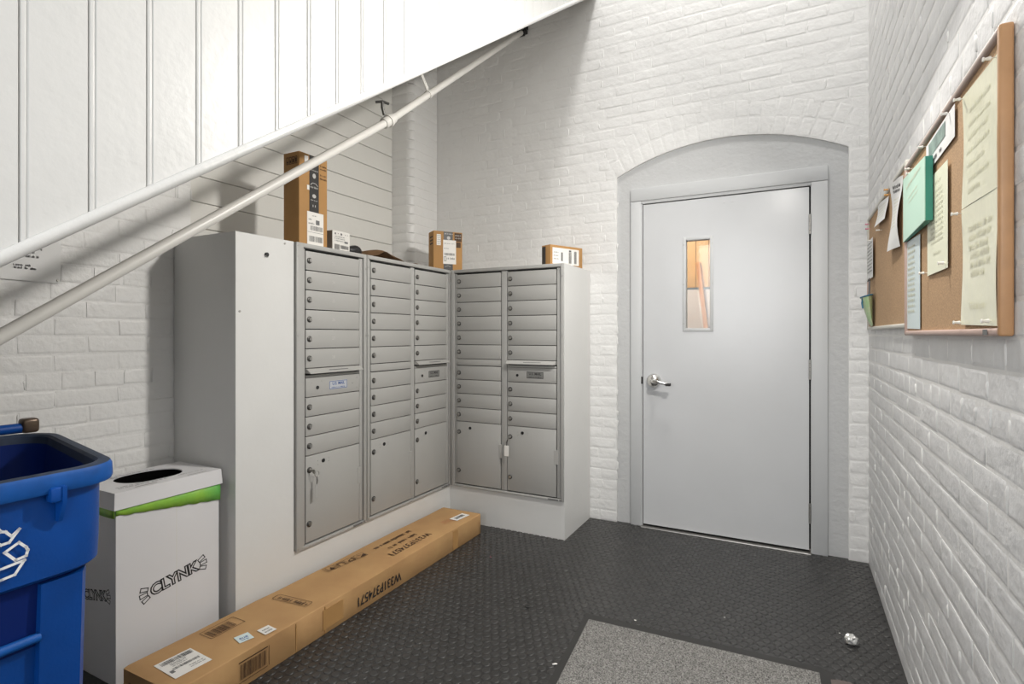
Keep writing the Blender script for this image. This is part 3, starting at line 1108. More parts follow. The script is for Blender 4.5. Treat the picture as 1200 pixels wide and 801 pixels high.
# tall parcel
p1 = parcel('cardboard_box', 'tall upright brown parcel with a black printed tape stripe on the mailboxes', (-2.05, 1.787, HB), 0, 0.105, 0.172, 0.442, group='parcels on top of the mailboxes')
F = Flat((0, 0, 0), (0, 1, 0), (0, 0, 1), 0.0008)
F.rect(0.060, 0.004, 0.118, 0.440)
F.build('tape_strip', 'blackboxtape', p1)
F = Flat((0, 0, 0), (0, 1, 0), (0, 0, 1), 0.0012)
F.poly([(0.089 + 0.010 * math.cos(a), 0.345 + 0.012 * math.sin(a)) for a in np.linspace(0, 2 * PI, 13)[:-1]])
F.stroke([(0.068, 0.300), (0.078, 0.310), (0.098, 0.310), (0.110, 0.300)], 0.003).words(0.066, 0.285, 0.112, 0.010, random.Random(3))
F.poly([(0.089 + 0.012 * math.cos(a), 0.248 + 0.010 * math.sin(a)) for a in np.linspace(0, 2 * PI, 9)[:-1]])
F.words(0.066, 0.368, 0.112, 0.007, random.Random(8)).words(0.066, 0.225, 0.112, 0.006, random.Random(9))
F.rect(0.080, 0.195, 0.084, 0.206).rect(0.094, 0.195, 0.098, 0.206)
F.build('tape_print', 'faintink', p1)
F = Flat((0, 0, 0), (0, 1, 0), (0, 0, 1), 0.0012)
for zz in (0.385, 0.400, 0.355, 0.338):
    F.words(0.126, zz, 0.166, 0.009, random.Random(int(zz * 999)))
F.words(0.034, 0.41, 0.055, 0.01, random.Random(4)).words(0.034, 0.395, 0.055, 0.01, random.Random(5))
F.build('edge_print', 'inkbrown', p1)
F = Flat((-0.10, 0, 0), (1, 0, 0), (0, 0, 1), 0.0008)
for i in range(4):
    F.outline(0.016 + i * 0.019, 0.385, 0.031 + i * 0.019, 0.420, 0.003).rect(0.020 + i * 0.019, 0.392, 0.027 + i * 0.019, 0.400 + 0.004 * i)
F.build('handling_symbols', 'inkbrown', p1)
flat_card('return_label', (0.0013, 0.030, 0.385), (0, 1, 0), (0, 0, 1), 0.022, 0.045, 'label', p1)
flat_card('small_sticker', (0.0013, 0.045, 0.272), (0, 1, 0), (0, 0, 1), 0.014, 0.022, 'label', p1)
lb = flat_card('shipping_label', (0.0013, 0.046, 0.010), (0, 1, 0), (0, 0, 1), 0.100, 0.160, 'label', p1)
F = Flat((0.0021, 0.046, 0.010), (0, 1, 0), (0, 0, 1), 0.0004)
F.barcode(0.010, 0.018, 0.094, 0.045, random.Random(1)).barcode(0.018, 0.072, 0.094, 0.094, random.Random(2)).words(0.008, 0.10, 0.05, 0.010, random.Random(5))
F.rect(0.052, 0.102, 0.075, 0.124).words(0.008, 0.120, 0.03, 0.008, random.Random(6)).words(0.03, 0.140, 0.06, 0.006, random.Random(7)).rect(0.002, 0.062, 0.098, 0.0635)
F.build('label_print', 'inkgrey', p1)

# small white carton
p2 = parcel('small_carton', 'small white carton with a barcode beside the tall parcel', (-2.05, 1.995, HB), 0, 0.062, 0.118, 0.108, 'smallbox', group='parcels on top of the mailboxes')
B().box((-0.060, -0.0012, 0.003), (-0.003, 0.0, 0.106)).build('grey_side', 'smallboxside', p2)
F = Flat((0, 0, 0), (0, 1, 0), (0, 0, 1), 0.0008)
F.rect(0.012, 0.088, 0.022, 0.097).rect(0.052, 0.088, 0.064, 0.098).rect(0.034, 0.092, 0.039, 0.096).rect(0.084, 0.091, 0.088, 0.095).rect(0.098, 0.091, 0.102, 0.095)
for zz in (0.055, 0.066, 0.076):
    F.words(0.012, zz, 0.085, 0.006, random.Random(int(zz * 1000)))
F.barcode(0.012, 0.014, 0.046, 0.040, random.Random(12)).barcode(0.052, 0.020, 0.108, 0.038, random.Random(14)).rect(0.080, 0.050, 0.104, 0.060).rect(0.07, 0.004, 0.108, 0.012)
F.build('carton_print', 'inkgrey', p2)

# black object and kraft envelope
bo = thing('soft_case', 'small black soft object lying beside the white carton', 'case', (-2.08, 2.165, HB))
b = bmesh.new()
bmesh.ops.create_uvsphere(b, u_segments=16, v_segments=10, radius=1)
for v in b.verts:
    v.co = Vector((v.co.x * 0.034, v.co.y * 0.060, v.co.z * 0.028 + 0.028))
    v.co.z += 0.004 * math.sin(v.co.y * 70)
B().bm(b).build('soft_body', 'black', bo, smooth=60)
B().tube([(0.022, -0.045, 0.030), (0.034, 0.0, 0.029), (0.022, 0.045, 0.030)], 0.002, 6).build('zip', 'dark', bo)
en = thing('kraft_envelope', 'crumpled brown kraft paper wrapper lying flat on the mailboxes', 'wrapper', (-2.10, 2.42, HB))
NX, NY = 10, 26
vs, fs = [], []
for i in range(NX):
    for j in range(NY):
        u_, v_ = i / (NX - 1), j / (NY - 1)
        h_ = 0.064 * math.exp(-((v_ - 0.36) / 0.26) ** 2) * (0.55 + 0.45 * math.sin(PI * u_)) + 0.006 * math.sin(9 * v_ + 4 * u_) + 0.005 * math.sin(23 * v_ - 7 * u_)
        vs.append((-0.09 + 0.17 * u_ - 0.02 * math.sin(5 * v_), -0.19 + 0.40 * v_, max(0.002, h_ + 0.004)))
nv_ = len(vs)
vs += [(a, b_, max(0.0005, c_ - 0.0015)) for a, b_, c_ in vs]
for i in range(NX - 1):
    for j in range(NY - 1):
        a = i * NY + j
        fs += [(a, a + 1, a + NY + 1, a + NY), (nv_ + a, nv_ + a + NY, nv_ + a + NY + 1, nv_ + a + 1)]
for j in range(NY - 1):
    fs += [(j, nv_ + j, nv_ + j + 1, j + 1), ((NX - 1) * NY + j, (NX - 1) * NY + j + 1, nv_ + (NX - 1) * NY + j + 1, nv_ + (NX - 1) * NY + j)]
for i in range(NX - 1):
    fs += [(i * NY, (i + 1) * NY, nv_ + (i + 1) * NY, nv_ + i * NY), (i * NY + NY - 1, nv_ + i * NY + NY - 1, nv_ + (i + 1) * NY + NY - 1, (i + 1) * NY + NY - 1)]
B().add(vs, fs).build('folded_paper', 'paper_brown', en)

# corner parcel (turned), and low parcel by the door side
az = math.atan2(0.81, 0.58)
p3 = parcel('cardboard_box', 'medium brown parcel with a dark tape band standing over the inside corner', (-2.085, 2.90, HB), az - PI / 2, 0.100, 0.202, 0.262, group='parcels on top of the mailboxes')
F = Flat((0, 0, 0), (0, 1, 0), (0, 0, 1), 0.0008)
F.rect(0.070, 0.002, 0.134, 0.260)
F.build('tape_band', 'blackboxtape', p3)
for a in ((0.146, 0.200, 0.196, 0.256), (0.158, 0.160, 0.190, 0.196)):
    F = Flat((0, 0, 0), (0, 1, 0), (0, 0, 1), 0.0008)
    F.rect(*a)
    F.build('printed_patch', 'inkbrown', p3)
F = Flat((0, 0, 0), (0, 1, 0), (0, 0, 1), 0.0012)
F.poly([(0.104 + 0.012 * math.cos(a), 0.220 + 0.012 * math.sin(a)) for a in np.linspace(0, 2 * PI, 11)[:-1]]).words(0.076, 0.243, 0.134, 0.008, random.Random(4))
F.words(0.150, 0.236, 0.194, 0.009, random.Random(6)).words(0.150, 0.218, 0.194, 0.009, random.Random(7)).stroke([(0.08, 0.03), (0.1, 0.036), (0.12, 0.03)], 0.002)
F.build('tape_print', 'faintink', p3)
F = Flat((-0.1, 0, 0), (1, 0, 0), (0, 0, 1), 0.0008)
for i in range(3):
    F.rect(0.03, 0.175 + i * 0.022, 0.092, 0.185 + i * 0.022)
F.build('end_print', 'inkbrown', p3)
flat_card('return_label', (0.0009, 0.022, 0.168), (0, 1, 0), (0, 0, 1), 0.028, 0.072, 'label', p3)
F = Flat((0.0018, 0.022, 0.168), (0, 1, 0), (0, 0, 1), 0.0004)
for i in range(5):
    F.words(0.004, 0.008 + i * 0.013, 0.026, 0.007, random.Random(i))
F.build('label_print', 'inkgrey', p3)
flat_card('shipping_label', (0.0013, 0.066, 0.048), (0, 1, 0), (0, 0, 1), 0.090, 0.158, 'label', p3)
F = Flat((0.0022, 0.066, 0.048), (0, 1, 0), (0, 0, 1), 0.0004)
F.barcode(0.008, 0.056, 0.080, 0.072, random.Random(3)).words(0.026, 0.030, 0.084, 0.014, random.Random(2)).words(0.006, 0.098, 0.04, 0.009, random.Random(8)).words(0.006, 0.132, 0.08, 0.006, random.Random(9)).outline(0.006, 0.018, 0.022, 0.048, 0.003)
F.build('label_print', 'inkgrey', p3)

az = math.atan2(0.90, 0.43)
p4 = parcel('cardboard_box', 'low brown parcel with a large white label on the mailbox end nearest the door', (-1.318, 3.045, HB), az - PI / 2, 0.082, 0.272, 0.134, group='parcels on top of the mailboxes')
flat_card('shipping_label', (0.0009, 0.016, 0.018), (0, 1, 0), (0, 0, 1), 0.222, 0.100, 'label', p4)
F = Flat((0.0018, 0.016, 0.018), (0, 1, 0), (0, 0, 1), 0.0004)
F.barcode(0.180, 0.010, 0.202, 0.088, random.Random(3)).barcode(0.134, 0.010, 0.158, 0.080, random.Random(4)).rect(0.136, 0.082, 0.156, 0.092).rect(0.070, 0.020, 0.084, 0.074)
for i in range(3):
    F.words(0.008, 0.028 + 0.02 * i, 0.052, 0.008, random.Random(i))
F.build('label_print', 'inkgrey', p4)
F = Flat((-0.082, 0, 0), (1, 0, 0), (0, 0, 1), 0.0008)
F.rect(0.004, 0.004, 0.038, 0.125)
F.build('end_tape', 'blackboxtape', p4)

# ------------------------------------------------------------------ long carton on the floor
LBX, LBY0, LBY1, LBZ = -1.667, 0.985, 2.835, 0.119
lb_ = thing('long_carton', 'long flat brown carton lying on the floor along the mailbox base', 'box', (LBX, LBY0, 0), math.radians(0.5))
ln_ = LBY1 - LBY0
b = bmesh.new()
bmesh.ops.create_cube(b, size=1.0)
bmesh.ops.subdivide_edges(b, edges=[e for e in b.edges if abs((e.verts[0].co - e.verts[1].co).y) > 0.5], cuts=14)
bmesh.ops.bevel(b, geom=[e for e in b.edges if len(e.link_faces) == 2 and e.calc_face_angle() > 0.5], offset=0.02, segments=2, profile=0.6, affect='EDGES')
rg = random.Random(2)
for v in b.verts:
    v.co = Vector((-0.1375 + v.co.x * 0.275, ln_ / 2 + v.co.y * ln_, LBZ / 2 + v.co.z * LBZ))
    if v.co.z > 0.02:
        v.co.x += 0.0025 * math.sin(v.co.y * 9.0) + rg.uniform(-0.0012, 0.0012)
        v.co.z += 0.0015 * math.sin(v.co.y * 5.0 + 1) + rg.uniform(-0.0008, 0.0008)
B().bm(b).build('carton', 'cardboard', lb_, smooth=50)
# tape round the carton and along the edge
for y_ in (0.455, 0.600, 1.535):
    wd_ = 0.05 if y_ > 1.5 else 0.004
    B().box((0.0005, y_, 0.006), (0.0022, y_ + wd_, 0.112)).build('tape', 'tape', lb_)
B().box((0.0008, 0.59, 0.020), (0.0020, 0.70, 0.100)).build('tape', 'tape', lb_)


def onlb(px, py):
    return (px - LBX, py - LBY0)


TZ = LBZ + 0.0028
# the print reads from the mailbox side: right is -y, up is +x
lab = flat_card('shipping_label', (-0.190, 0.055, TZ), (0.06, 0.99, 0), (-1, 0, 0), 0.118, 0.130, 'label', lb_)
lab.location = (0.13, -0.015, 0)
F = Flat((-0.060, 0.040, TZ + 0.0012), (0.06, 0.99, 0), (-1, 0, 0), 0.0003)
F.barcode(0.012, 0.098, 0.112, 0.122, random.Random(1)).barcode(0.022, 0.048, 0.106, 0.062, random.Random(2)).rect(0.008, 0.034, 0.020, 0.052)
for i, (a, c) in enumerate(((0.03, 0.080), (0.03, 0.070), (0.06, 0.030), (0.06, 0.018), (0.03, 0.088))):
    F.words(a, c, a + 0.05, 0.006, random.Random(i))
F.build('label_print', 'inkgrey', lb_)
F = Flat((-0.170, 0.235, TZ), (0.0, 1, 0), (-1, 0, 0), 0.0003)
F.barcode(0.010, 0.008, 0.105, 0.058, random.Random(7)).outline(0, 0, 0.135, 0.072, 0.002)
F.build('barcode', 'inkbrown', lb_)
flat_card('blue_sticker', (-0.056, 0.262, TZ), (0.25, 1, 0), (-1, 0.25, 0), 0.050, 0.052, 'sheetblue', lb_)
F = Flat((-0.056, 0.262, TZ + 0.0010), (0.25, 1, 0), (-1, 0.25, 0), 0.0003)
F.words(0.010, 0.020, 0.046, 0.016, random.Random(3)).words(0.012, 0.008, 0.04, 0.008, random.Random(4))
F.build('sticker_print', 'inkblue', lb_)
flat_card('white_sticker', (-0.022, 0.340, TZ), (0.1, 1, 0), (-1, 0.1, 0), 0.045, 0.052, 'label', lb_)
F = Flat((-0.022, 0.340, TZ + 0.0010), (0.1, 1, 0), (-1, 0.1, 0), 0.0003)
F.words(0.008, 0.010, 0.042, 0.012, random.Random(5)).words(0.008, 0.028, 0.040, 0.010, random.Random(6))
F.build('sticker_print', 'inkgrey', lb_)
F = Flat((-0.060, 0.548, TZ), (-0.98, -0.06, 0), (-0.06, 1, 0), 0.0003)
F.stroke([(0.0, 0.004), (0.165, 0.0), (0.172, 0.006), (0.172, 0.034), (0.165, 0.040), (0.0, 0.044), (-0.006, 0.038), (-0.006, 0.010)], 0.0025, True)
F.words(0.004, 0.010, 0.165, 0.024, random.Random(9))
F.build('stamp', 'inkbrown', lb_)
F = Flat((-0.212, 0.822, TZ), (0.12, 1, 0), (-1, 0.08, 0), 0.0003)
for i in range(4):
    a = 0.004 + i * 0.060
    F.outline(a - 0.002, 0, a + 0.054, 0.046, 0.002)
    if i == 0:
        F.poly([(a + 0.02, 0.008), (a + 0.05, 0.008), (a + 0.035, 0.034)]).rect(a + 0.008, 0.006, a + 0.012, 0.038)
    elif i == 1:
        F.stroke([(a + 0.012, 0.008), (a + 0.012, 0.036), (a + 0.046, 0.036), (a + 0.046, 0.008)], 0.005)
    elif i == 2:
        F.stroke([(a + 0.014, 0.010), (a + 0.044, 0.010), (a + 0.044, 0.036), (a + 0.014, 0.022)], 0.005, True)
    else:
        F.poly([(a + 0.012, 0.006), (a + 0.05, 0.006), (a + 0.05, 0.034)]).stroke([(a + 0.012, 0.034), (a + 0.03, 0.026)], 0.004)
F.build('handling_symbols', 'inkbrown', lb_)
RT, UP_ = (0, -1, 0), (1, 0, 0)
text('W331P374571', 0.056, (-0.085, 1.262, TZ), RT, UP_, 'inkbrown', lb_, 'lettering', offset=0.0006, sx=0.98)
F = Flat((-0.155, 1.385, TZ), RT, UP_, 0.0003)
F.words(0.0, 0.0, 0.235, 0.024, random.Random(12))
F.build('small_print', 'inkbrown', lb_)
F = Flat((-0.155, 1.385, TZ), RT, UP_, 0.0003)
F.words(-0.025, -0.058, 0.265, 0.026, random.Random(15))
F.build('small_print', 'inkbrown', lb_)
flat_card('white_sticker', (-0.055, 1.665, TZ), (0.1, 1, 0), (-1, 0.1, 0), 0.120, 0.058, 'label', lb_)
F = Flat((-0.055, 1.665, TZ + 0.0010), (0.1, 1, 0), (-1, 0.1, 0), 0.0003)
F.barcode(0.020, 0.018, 0.100, 0.044, random.Random(21))
F.build('sticker_print', 'inkgrey', lb_)
F = Flat((-0.13, 1.60, TZ), (0.3, 1, 0), (-1, 0.3, 0), 0.0003)
for i in range(4):
    F.rect(0.0, -0.012 * i, 0.10, -0.012 * i + 0.002)
F.build('worn_print', 'red', lb_)
text('W331P374571', 0.058, (0.0028, 0.928, 0.050), (0, -1, 0), (0, 0, -1), 'ink', lb_, 'lettering', offset=0.0006, lift=0.001, sx=0.86)
F = Flat((0.0028, 0.215, 0.020), (0, 1, 0), (0, 0, 1), 0.0005)
F.barcode(0.006, 0.012, 0.110, 0.064, random.Random(8)).rect(0.0, 0.070, 0.115, 0.074).rect(0.0, 0.002, 0.115, 0.004).rect(0.120, 0.004, 0.122, 0.074)
F.build('barcode', 'inkbrown', lb_)
F = Flat((-0.27, 0.0, 0.0), (1, 0, 0), (0, 0, 1), 0.0012)
for i in range(3):
    F.words(0.03, 0.075 - 0.02 * i, 0.20, 0.010, random.Random(i))
F.build('end_print', 'inkbrown', lb_)

# ------------------------------------------------------------------ white returnables carton
cx0, cx1, cy0, cy1, cz = -2.325, -2.055, 1.018, 1.392, 0.604
cb = thing('collection_carton', 'white cardboard collection box with a slotted lid and green liner edge', 'box', (cx1, cy0, 0))
W_, D_ = cx1 - cx0, cy1 - cy0
bb = B()
tk = 0.004
bb.box((-W_, 0, 0), (0, tk, cz)).box((-W_, D_ - tk, 0), (0, D_, cz)).box((-tk, tk, 0), (0, D_ - tk, cz)).box((-W_, tk, 0), (-W_ + tk, D_ - tk, cz)).box((-W_ + tk, tk, 0), (-tk, D_ - tk, tk))
bb.build('carton', 'cartonwhite', cb)
F = Flat((0, 0, 0), (0, 1, 0), (0, 0, 1), 0.0003)
F.rect(0.205, 0.01, 0.2058, 0.57)
F.build('fold_seam', 'inkpale', cb)
# liner bag folded over the rim: band deeper towards the cabinet
s = B()
n = 24
vs, fs = [], []
for i in range(n + 1):
    y_ = -0.003 + (D_ + 0.006) * i / n
    low = 0.586 - 0.045 * (i / n) + 0.0012 * math.sin(i * 1.7)
    for k, z_ in enumerate((0.612, (0.612 + low) / 2, low)):
        vs.append((0.003 + 0.0025 * math.sin(i * 2.1 + k * 1.3), y_, z_))
for i in range(n):
    for k in range(2):
        a = i * 3 + k
        fs.append((a, a + 1, a + 4, a + 3))
m0 = len(vs)
for i in range(9):
    x_ = 0.003 - (W_ + 0.006) * i / 8
    low = 0.578 - 0.004 * math.sin(i * 1.1)
    for k, z_ in enumerate((0.612, (0.612 + low) / 2, low)):
        vs.append((x_, -0.004 - 0.002 * math.sin(i * 1.9 + k), z_))
for i in range(8):
    for k in range(2):
        a = m0 + i * 3 + k
        fs.append((a, a + 3, a + 4, a + 1))
bag = s.add(vs, fs).build('liner_bag', 'green', cb, smooth=60)
sol = bag.modifiers.new('thick', 'SOLIDIFY')
sol.thickness = 0.0012
# lid with an oval hole
lz0, lz1 = 0.606, 0.664
lo = [(0.010, -0.010), (0.010, D_ + 0.010), (-W_ - 0.008, D_ + 0.010), (-W_ - 0.008, -0.010)]
li = [(0.006, -0.006), (0.006, D_ + 0.006), (-W_ - 0.005, D_ + 0.006), (-W_ - 0.005, -0.006)]
NE = 48
ex, ey, ea, ebx = -0.147, 0.187, 0.113, 0.098
rot = -0.05
oval = []
for k in range(NE):
    a = 2 * PI * k / NE
    u_, v_ = ea * math.cos(a), ebx * math.sin(a) * (1 + 0.10 * math.cos(2 * a))
    oval.append((ex + v_ * math.cos(rot) - u_ * math.sin(rot), ey + u_ * math.cos(rot) + v_ * math.sin(rot)))


def on_rect(px, py, rc):
    x0, x1 = rc[2][0], rc[0][0]
    y0, y1 = rc[0][1], rc[1][1]
    dx, dy = px - ex, py - ey
    ts = []
    if dx > 0:
        ts.append((x1 - ex) / dx)
    if dx < 0:
        ts.append((x0 - ex) / dx)
    if dy > 0:
        ts.append((y1 - ey) / dy)
    if dy < 0:
        ts.append((y0 - ey) / dy)
    t = min(ts)
    return ex + dx * t, ey + dy * t


outer = [on_rect(a, b_, li) for a, b_ in oval]
for c_ in li:                       # snap the nearest to each corner
    i = min(range(NE), key=lambda q_: (outer[q_][0] - c_[0]) ** 2 + (outer[q_][1] - c_[1]) ** 2)
    outer[i] = c_
lid = B()
vs = [(a, b_, lz1) for a, b_ in oval] + [(a, b_, lz1) for a, b_ in outer] + [(a, b_, lz1 - 0.004) for a, b_ in oval] + [(a, b_, lz1 - 0.004) for a, b_ in outer]
fs = []
for k in range(NE):
    j = (k + 1) % NE
    fs += [(k, j, NE + j, NE + k), (2 * NE + k, 3 * NE + k, 3 * NE + j, 2 * NE + j), (k, 2 * NE + k, 2 * NE + j, j)]
lid.add(vs, fs)
for k in range(4):
    a, b_ = li[k], li[(k + 1) % 4]
    c_, d_ = lo[k], lo[(k + 1) % 4]
    lid.add([(a[0], a[1], lz1), (b_[0], b_[1], lz1), (d_[0], d_[1], lz0), (c_[0], c_[1], lz0),
             (a[0] * 0.985, a[1] + (0.003 if a[1] < 0.1 else -0.003), lz1 - 0.004), (b_[0] * 0.985, b_[1] + (0.003 if b_[1] < 0.1 else -0.003), lz1 - 0.004),
             (d_[0] - (0.003 if d_[0] > -0.1 else -0.003), d_[1] + (0.003 if d_[1] < 0.1 else -0.003), lz0), (c_[0] - (0.003 if c_[0] > -0.1 else -0.003), c_[1] + (0.003 if c_[1] < 0.1 else -0.003), lz0)],
            [(0, 1, 2, 3), (4, 7, 6, 5), (3, 2, 6, 7)])
lido = lid.build('lid', 'cartonwhite', cb)
cv = [(ex + (a - ex) * 1.004, ey + (b_ - ey) * 1.004, 0.6598) for a, b_ in oval] + [(ex + (a - ex) * 1.01, ey + (b_ - ey) * 1.01, 0.598) for a, b_ in oval]
B().add(cv, [(k, (k + 1) % NE, NE + (k + 1) % NE, NE + k) for k in range(NE)]).build('hole_shade_collar', 'void', cb)  # black collar in place of the shade inside the lid hole
B().prism([(a + (a - ex) * 0.06, b_ + (b_ - ey) * 0.06) for a, b_ in oval], 'z', 0.40, 0.600).build('hole_shade_fill', 'void', cb)  # black block standing in for the shaded inside of the carton
for a0, b0, ln2, seed in ((-0.040, 0.03, 0.17, 1), (-0.058, 0.03, 0.20, 2), (-0.232, 0.02, 0.24, 3), (-0.215, 0.02, 0.10, 4), (-0.045, 0.24, 0.10, 5)):
    F = Flat((a0, b0, lz1), (0, 1, 0), (-1, 0, 0), 0.0006)
    F.words(0, 0, ln2, 0.010, random.Random(seed))
    F.build('lid_print', 'inkgrey', lido)
F = Flat((0.001, 0, lz1), (0, 1, 0), (-1, 0, 0), 0.0008)
F.rect(0.07, 0.016, 0.145, 0.020).rect(0.255, 0.012, 0.330, 0.015)
F.build('lid_slot', 'inkbrown', lido)


def clynk(origin, right, up, parent, sc=1.0):
    r, u, n_ = frame(right, up)
    o = Vector(origin)
    text('CLYNK', 0.078 * sc, o, r, u, 'ink', parent, 'logo_outline', lift=0.0006, offset=0.0056 * sc, space=0.94)
    text('CLYNK', 0.078 * sc, o, r, u, 'cartonwhite', parent, 'logo_lettering', lift=0.0012, offset=-0.0012 * sc, space=0.94)
    for sgn in (-1, 1):
        F = Flat(o, r, u, 0.0008)
        for k, dz in enumerate((0.024, 0.0, -0.024)):
            base = Vector((sgn * (0.131 + (0.006 if k == 1 else 0)), dz * 0.8)) * sc
            d = Vector((sgn, 0.45 * (1 - k) * 0.9)).normalized()
            q_ = Vector((-d.y, d.x)) * 0.0078 * sc
            e = base + d * 0.036 * sc
            F.stroke([tuple(base - q_), tuple(e - q_ * 1.25), tuple(e + q_ * 1.25), tuple(base + q_)], 0.0045 * sc, True)
        F.build('logo_rays', 'ink', parent)


clynk((0, 0.199, 0.294), (0, 1, 0.17), (0, -0.17, 1), cb, 0.72)
clynk((-0.135, 0, 0.285), (1, 0, 0.17), (-0.17, 0, 1), cb, 0.6)

# ------------------------------------------------------------------ blue recycling bin
bn = thing('recycling_bin', 'open blue plastic wheeled recycling bin with a white arrows symbol', 'bin', (-1.5, 0.30, 0))
BO = Vector((-1.5, 0.30, 0))
CORN = [(-1.208, 0.608), (-1.775, 0.722), (-1.775, -0.07), (-1.208, 0.01)]


def bin_outline(off, rad=0.08, seg=7):
    P = [Vector(p) for p in CORN]
    n = len(P)
    out = []
    # inset polygon
    Q_ = []
    for i in range(n):
        a, b_, c_ = P[i - 1], P[i], P[(i + 1) % n]
        d1, d2 = (b_ - a).normalized(), (c_ - b_).normalized()
        n1, n2 = Vector((-d1.y, d1.x)), Vector((-d2.y, d2.x))
        bis = (n1 + n2)
        bis /= bis.dot(n1)
        Q_.append(b_ + bis * off)
    for i in range(n):
        a, b_, c_ = Q_[i - 1], Q_[i], Q_[(i + 1) % n]
        d1, d2 = (a - b_).normalized(), (c_ - b_).normalized()
        half = math.acos(max(-1, min(1, d1.dot(d2)))) / 2
        tl = rad / math.tan(half)
        ctr_ = b_ + (d1 + d2).normalized() * (rad / math.sin(half))
        s_, e_ = b_ + d1 * tl - ctr_, b_ + d2 * tl - ctr_
        a0, a1 = math.atan2(s_.y, s_.x), math.atan2(e_.y, e_.x)
        da = (a1 - a0 + PI) % (2 * PI) - PI
        for k in range(seg + 1):
            t = a0 + da * k / seg
            out.append((ctr_.x + rad * math.cos(t) - BO.x, ctr_.y + rad * math.sin(t) - BO.y))
    return out


def loft(secs):
    vs, fs = [], []
    for off, z, rad in secs:
        o_ = bin_outline(off, rad)
        vs += [(a, b_, z) for a, b_ in o_]
    n = len(vs) // len(secs)
    for i in range(len(secs) - 1):
        for k in range(n):
            a, b_ = i * n + k, i * n + (k + 1) % n
            fs.append((a, b_, b_ + n, a + n))
    return vs, fs, n


vs, fs, n = loft([(0.085, 0.03, 0.07), (0.080, 0.06, 0.08), (0.046, 0.70, 0.08), (0.045, 0.744, 0.08), (0.042, 0.749, 0.08), (0.027, 0.750, 0.08), (0.021, 0.756, 0.08), (0.019, 0.80, 0.08), (0.018, 0.922, 0.08)])
fs.append(tuple(range(n))[::-1])
B().add(vs, fs).build('body', 'blue', bn, smooth=35)
vs, fs, n = loft([(0.018, 0.916, 0.08), (0.001, 0.914, 0.08), (-0.001, 0.920, 0.08), (0.0, 0.943, 0.08), (0.003, 0.9495, 0.08)])
B().add(vs, fs).build('rim', 'blueedge', bn, smooth=35)
vs, fs, n = loft([(0.003, 0.9495, 0.08), (0.006, 0.951, 0.08), (0.021, 0.951, 0.075), (0.026, 0.946, 0.07), (0.031, 0.90, 0.07)])
B().add(vs, fs).build('rim_top', 'rimtop', bn, smooth=35)
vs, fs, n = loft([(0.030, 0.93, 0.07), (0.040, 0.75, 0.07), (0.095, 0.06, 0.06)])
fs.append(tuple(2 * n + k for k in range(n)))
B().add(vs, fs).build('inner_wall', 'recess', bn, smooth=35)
# catch under the rim
fn = B()
fn.bbox((-1.222 - BO.x, 0.488 - BO.y, 0.898), (-1.199 - BO.x, 0.510 - BO.y, 0.925), 0.004)
fn.prism([(-1.225 - BO.x, 0.858), (-1.225 - BO.x, 0.925), (-1.197 - BO.x, 0.925), (-1.197 - BO.x, 0.895), (-1.214 - BO.x, 0.858)], 'y', 0.505 - BO.y, 0.512 - BO.y)
fn.build('rim_catch', 'blue', bn, smooth=40)
# rib and recessed pocket of the lower body
pk = B()
pk.prism([(-0.17, 0.06), (0.19, 0.06), (0.19, 0.735), (-0.17, 0.735)], 'x', 0.0, 0.004)
# (the pocket is two framing piers proud of the body, the centre lies back)
for ya, yb_ in ((0.485, 0.575), (0.06, 0.14)):
    vs_, fs_ = [], []
    for z_, x_ in ((0.06, -1.286), (0.742, -1.2505)):
        vs_ += [(x_ - 0.02 - BO.x, ya - BO.y, z_), (x_ + 0.012 - BO.x, ya + 0.004 - BO.y, z_), (x_ + 0.012 - BO.x, yb_ - 0.02 - BO.y, z_), (x_ - 0.02 - BO.x, yb_ - BO.y, z_)]
    fs_ = [(0, 1, 5, 4), (1, 2, 6, 5), (2, 3, 7, 6), (3, 0, 4, 7), (4, 5, 6, 7), (3, 2, 1, 0)]
    B().add(vs_, fs_).build('pier', 'blue', bn, smooth=30)
B().tube([(-1.248 - BO.x, 0.13 - BO.y, 0.643), (-1.248 - BO.x, 0.49 - BO.y, 0.643)], 0.009, 10).build('grab_bar', 'blueedge', bn, smooth=60)
# hinge bar on the back rim with a brown end cap
B().tube([(-1.79 - BO.x, -0.05 - BO.y, 0.962), (-1.79 - BO.x, 0.665 - BO.y, 0.962)], 0.013, 14).build('hinge_bar', 'blue', bn, smooth=60)
B().bbox((-1.808 - BO.x, 0.662 - BO.y, 0.948), (-1.772 - BO.x, 0.698 - BO.y, 0.986), 0.008, 3).build('end_cap', mat('brown_metal_cap', (0.10, 0.07, 0.05), 0.35, metal=0.5), bn, smooth=50)
# three chasing arrows, drawn in outline
F = Flat((-1.2230 - BO.x, 0.372 - BO.y, 0.832), (0, 1, 0), (-0.012, 0, 1), 0.0035)
arm = ([(0.029, 0.068), (0.053, 0.032), (0.059, 0.030), (0.067, 0.020), (0.078, 0.029), (0.064, 0.010), (0.053, 0.009), (0.040, 0.020)],
       [(0.0774, 0.0056), (0.0875, -0.0062), (0.0899, -0.0122), (0.0875, -0.0214), (0.0727, -0.0244), (0.0578, -0.0055)],
       [(0.053, -0.0325), (0.085, -0.0285), (0.0714, -0.0490), (0.053, -0.0515), (0.020, -0.0515), (0.020, -0.0325)])
for k in range(3):
    a = k * 2 * PI / 3
    for pl_ in arm:
        F.stroke([(p[0] * math.cos(a) - p[1] * math.sin(a), p[0] * math.sin(a) + p[1] * math.cos(a)) for p in pl_], 0.0046, True)
F.build('arrows_symbol', 'whiteink', bn)

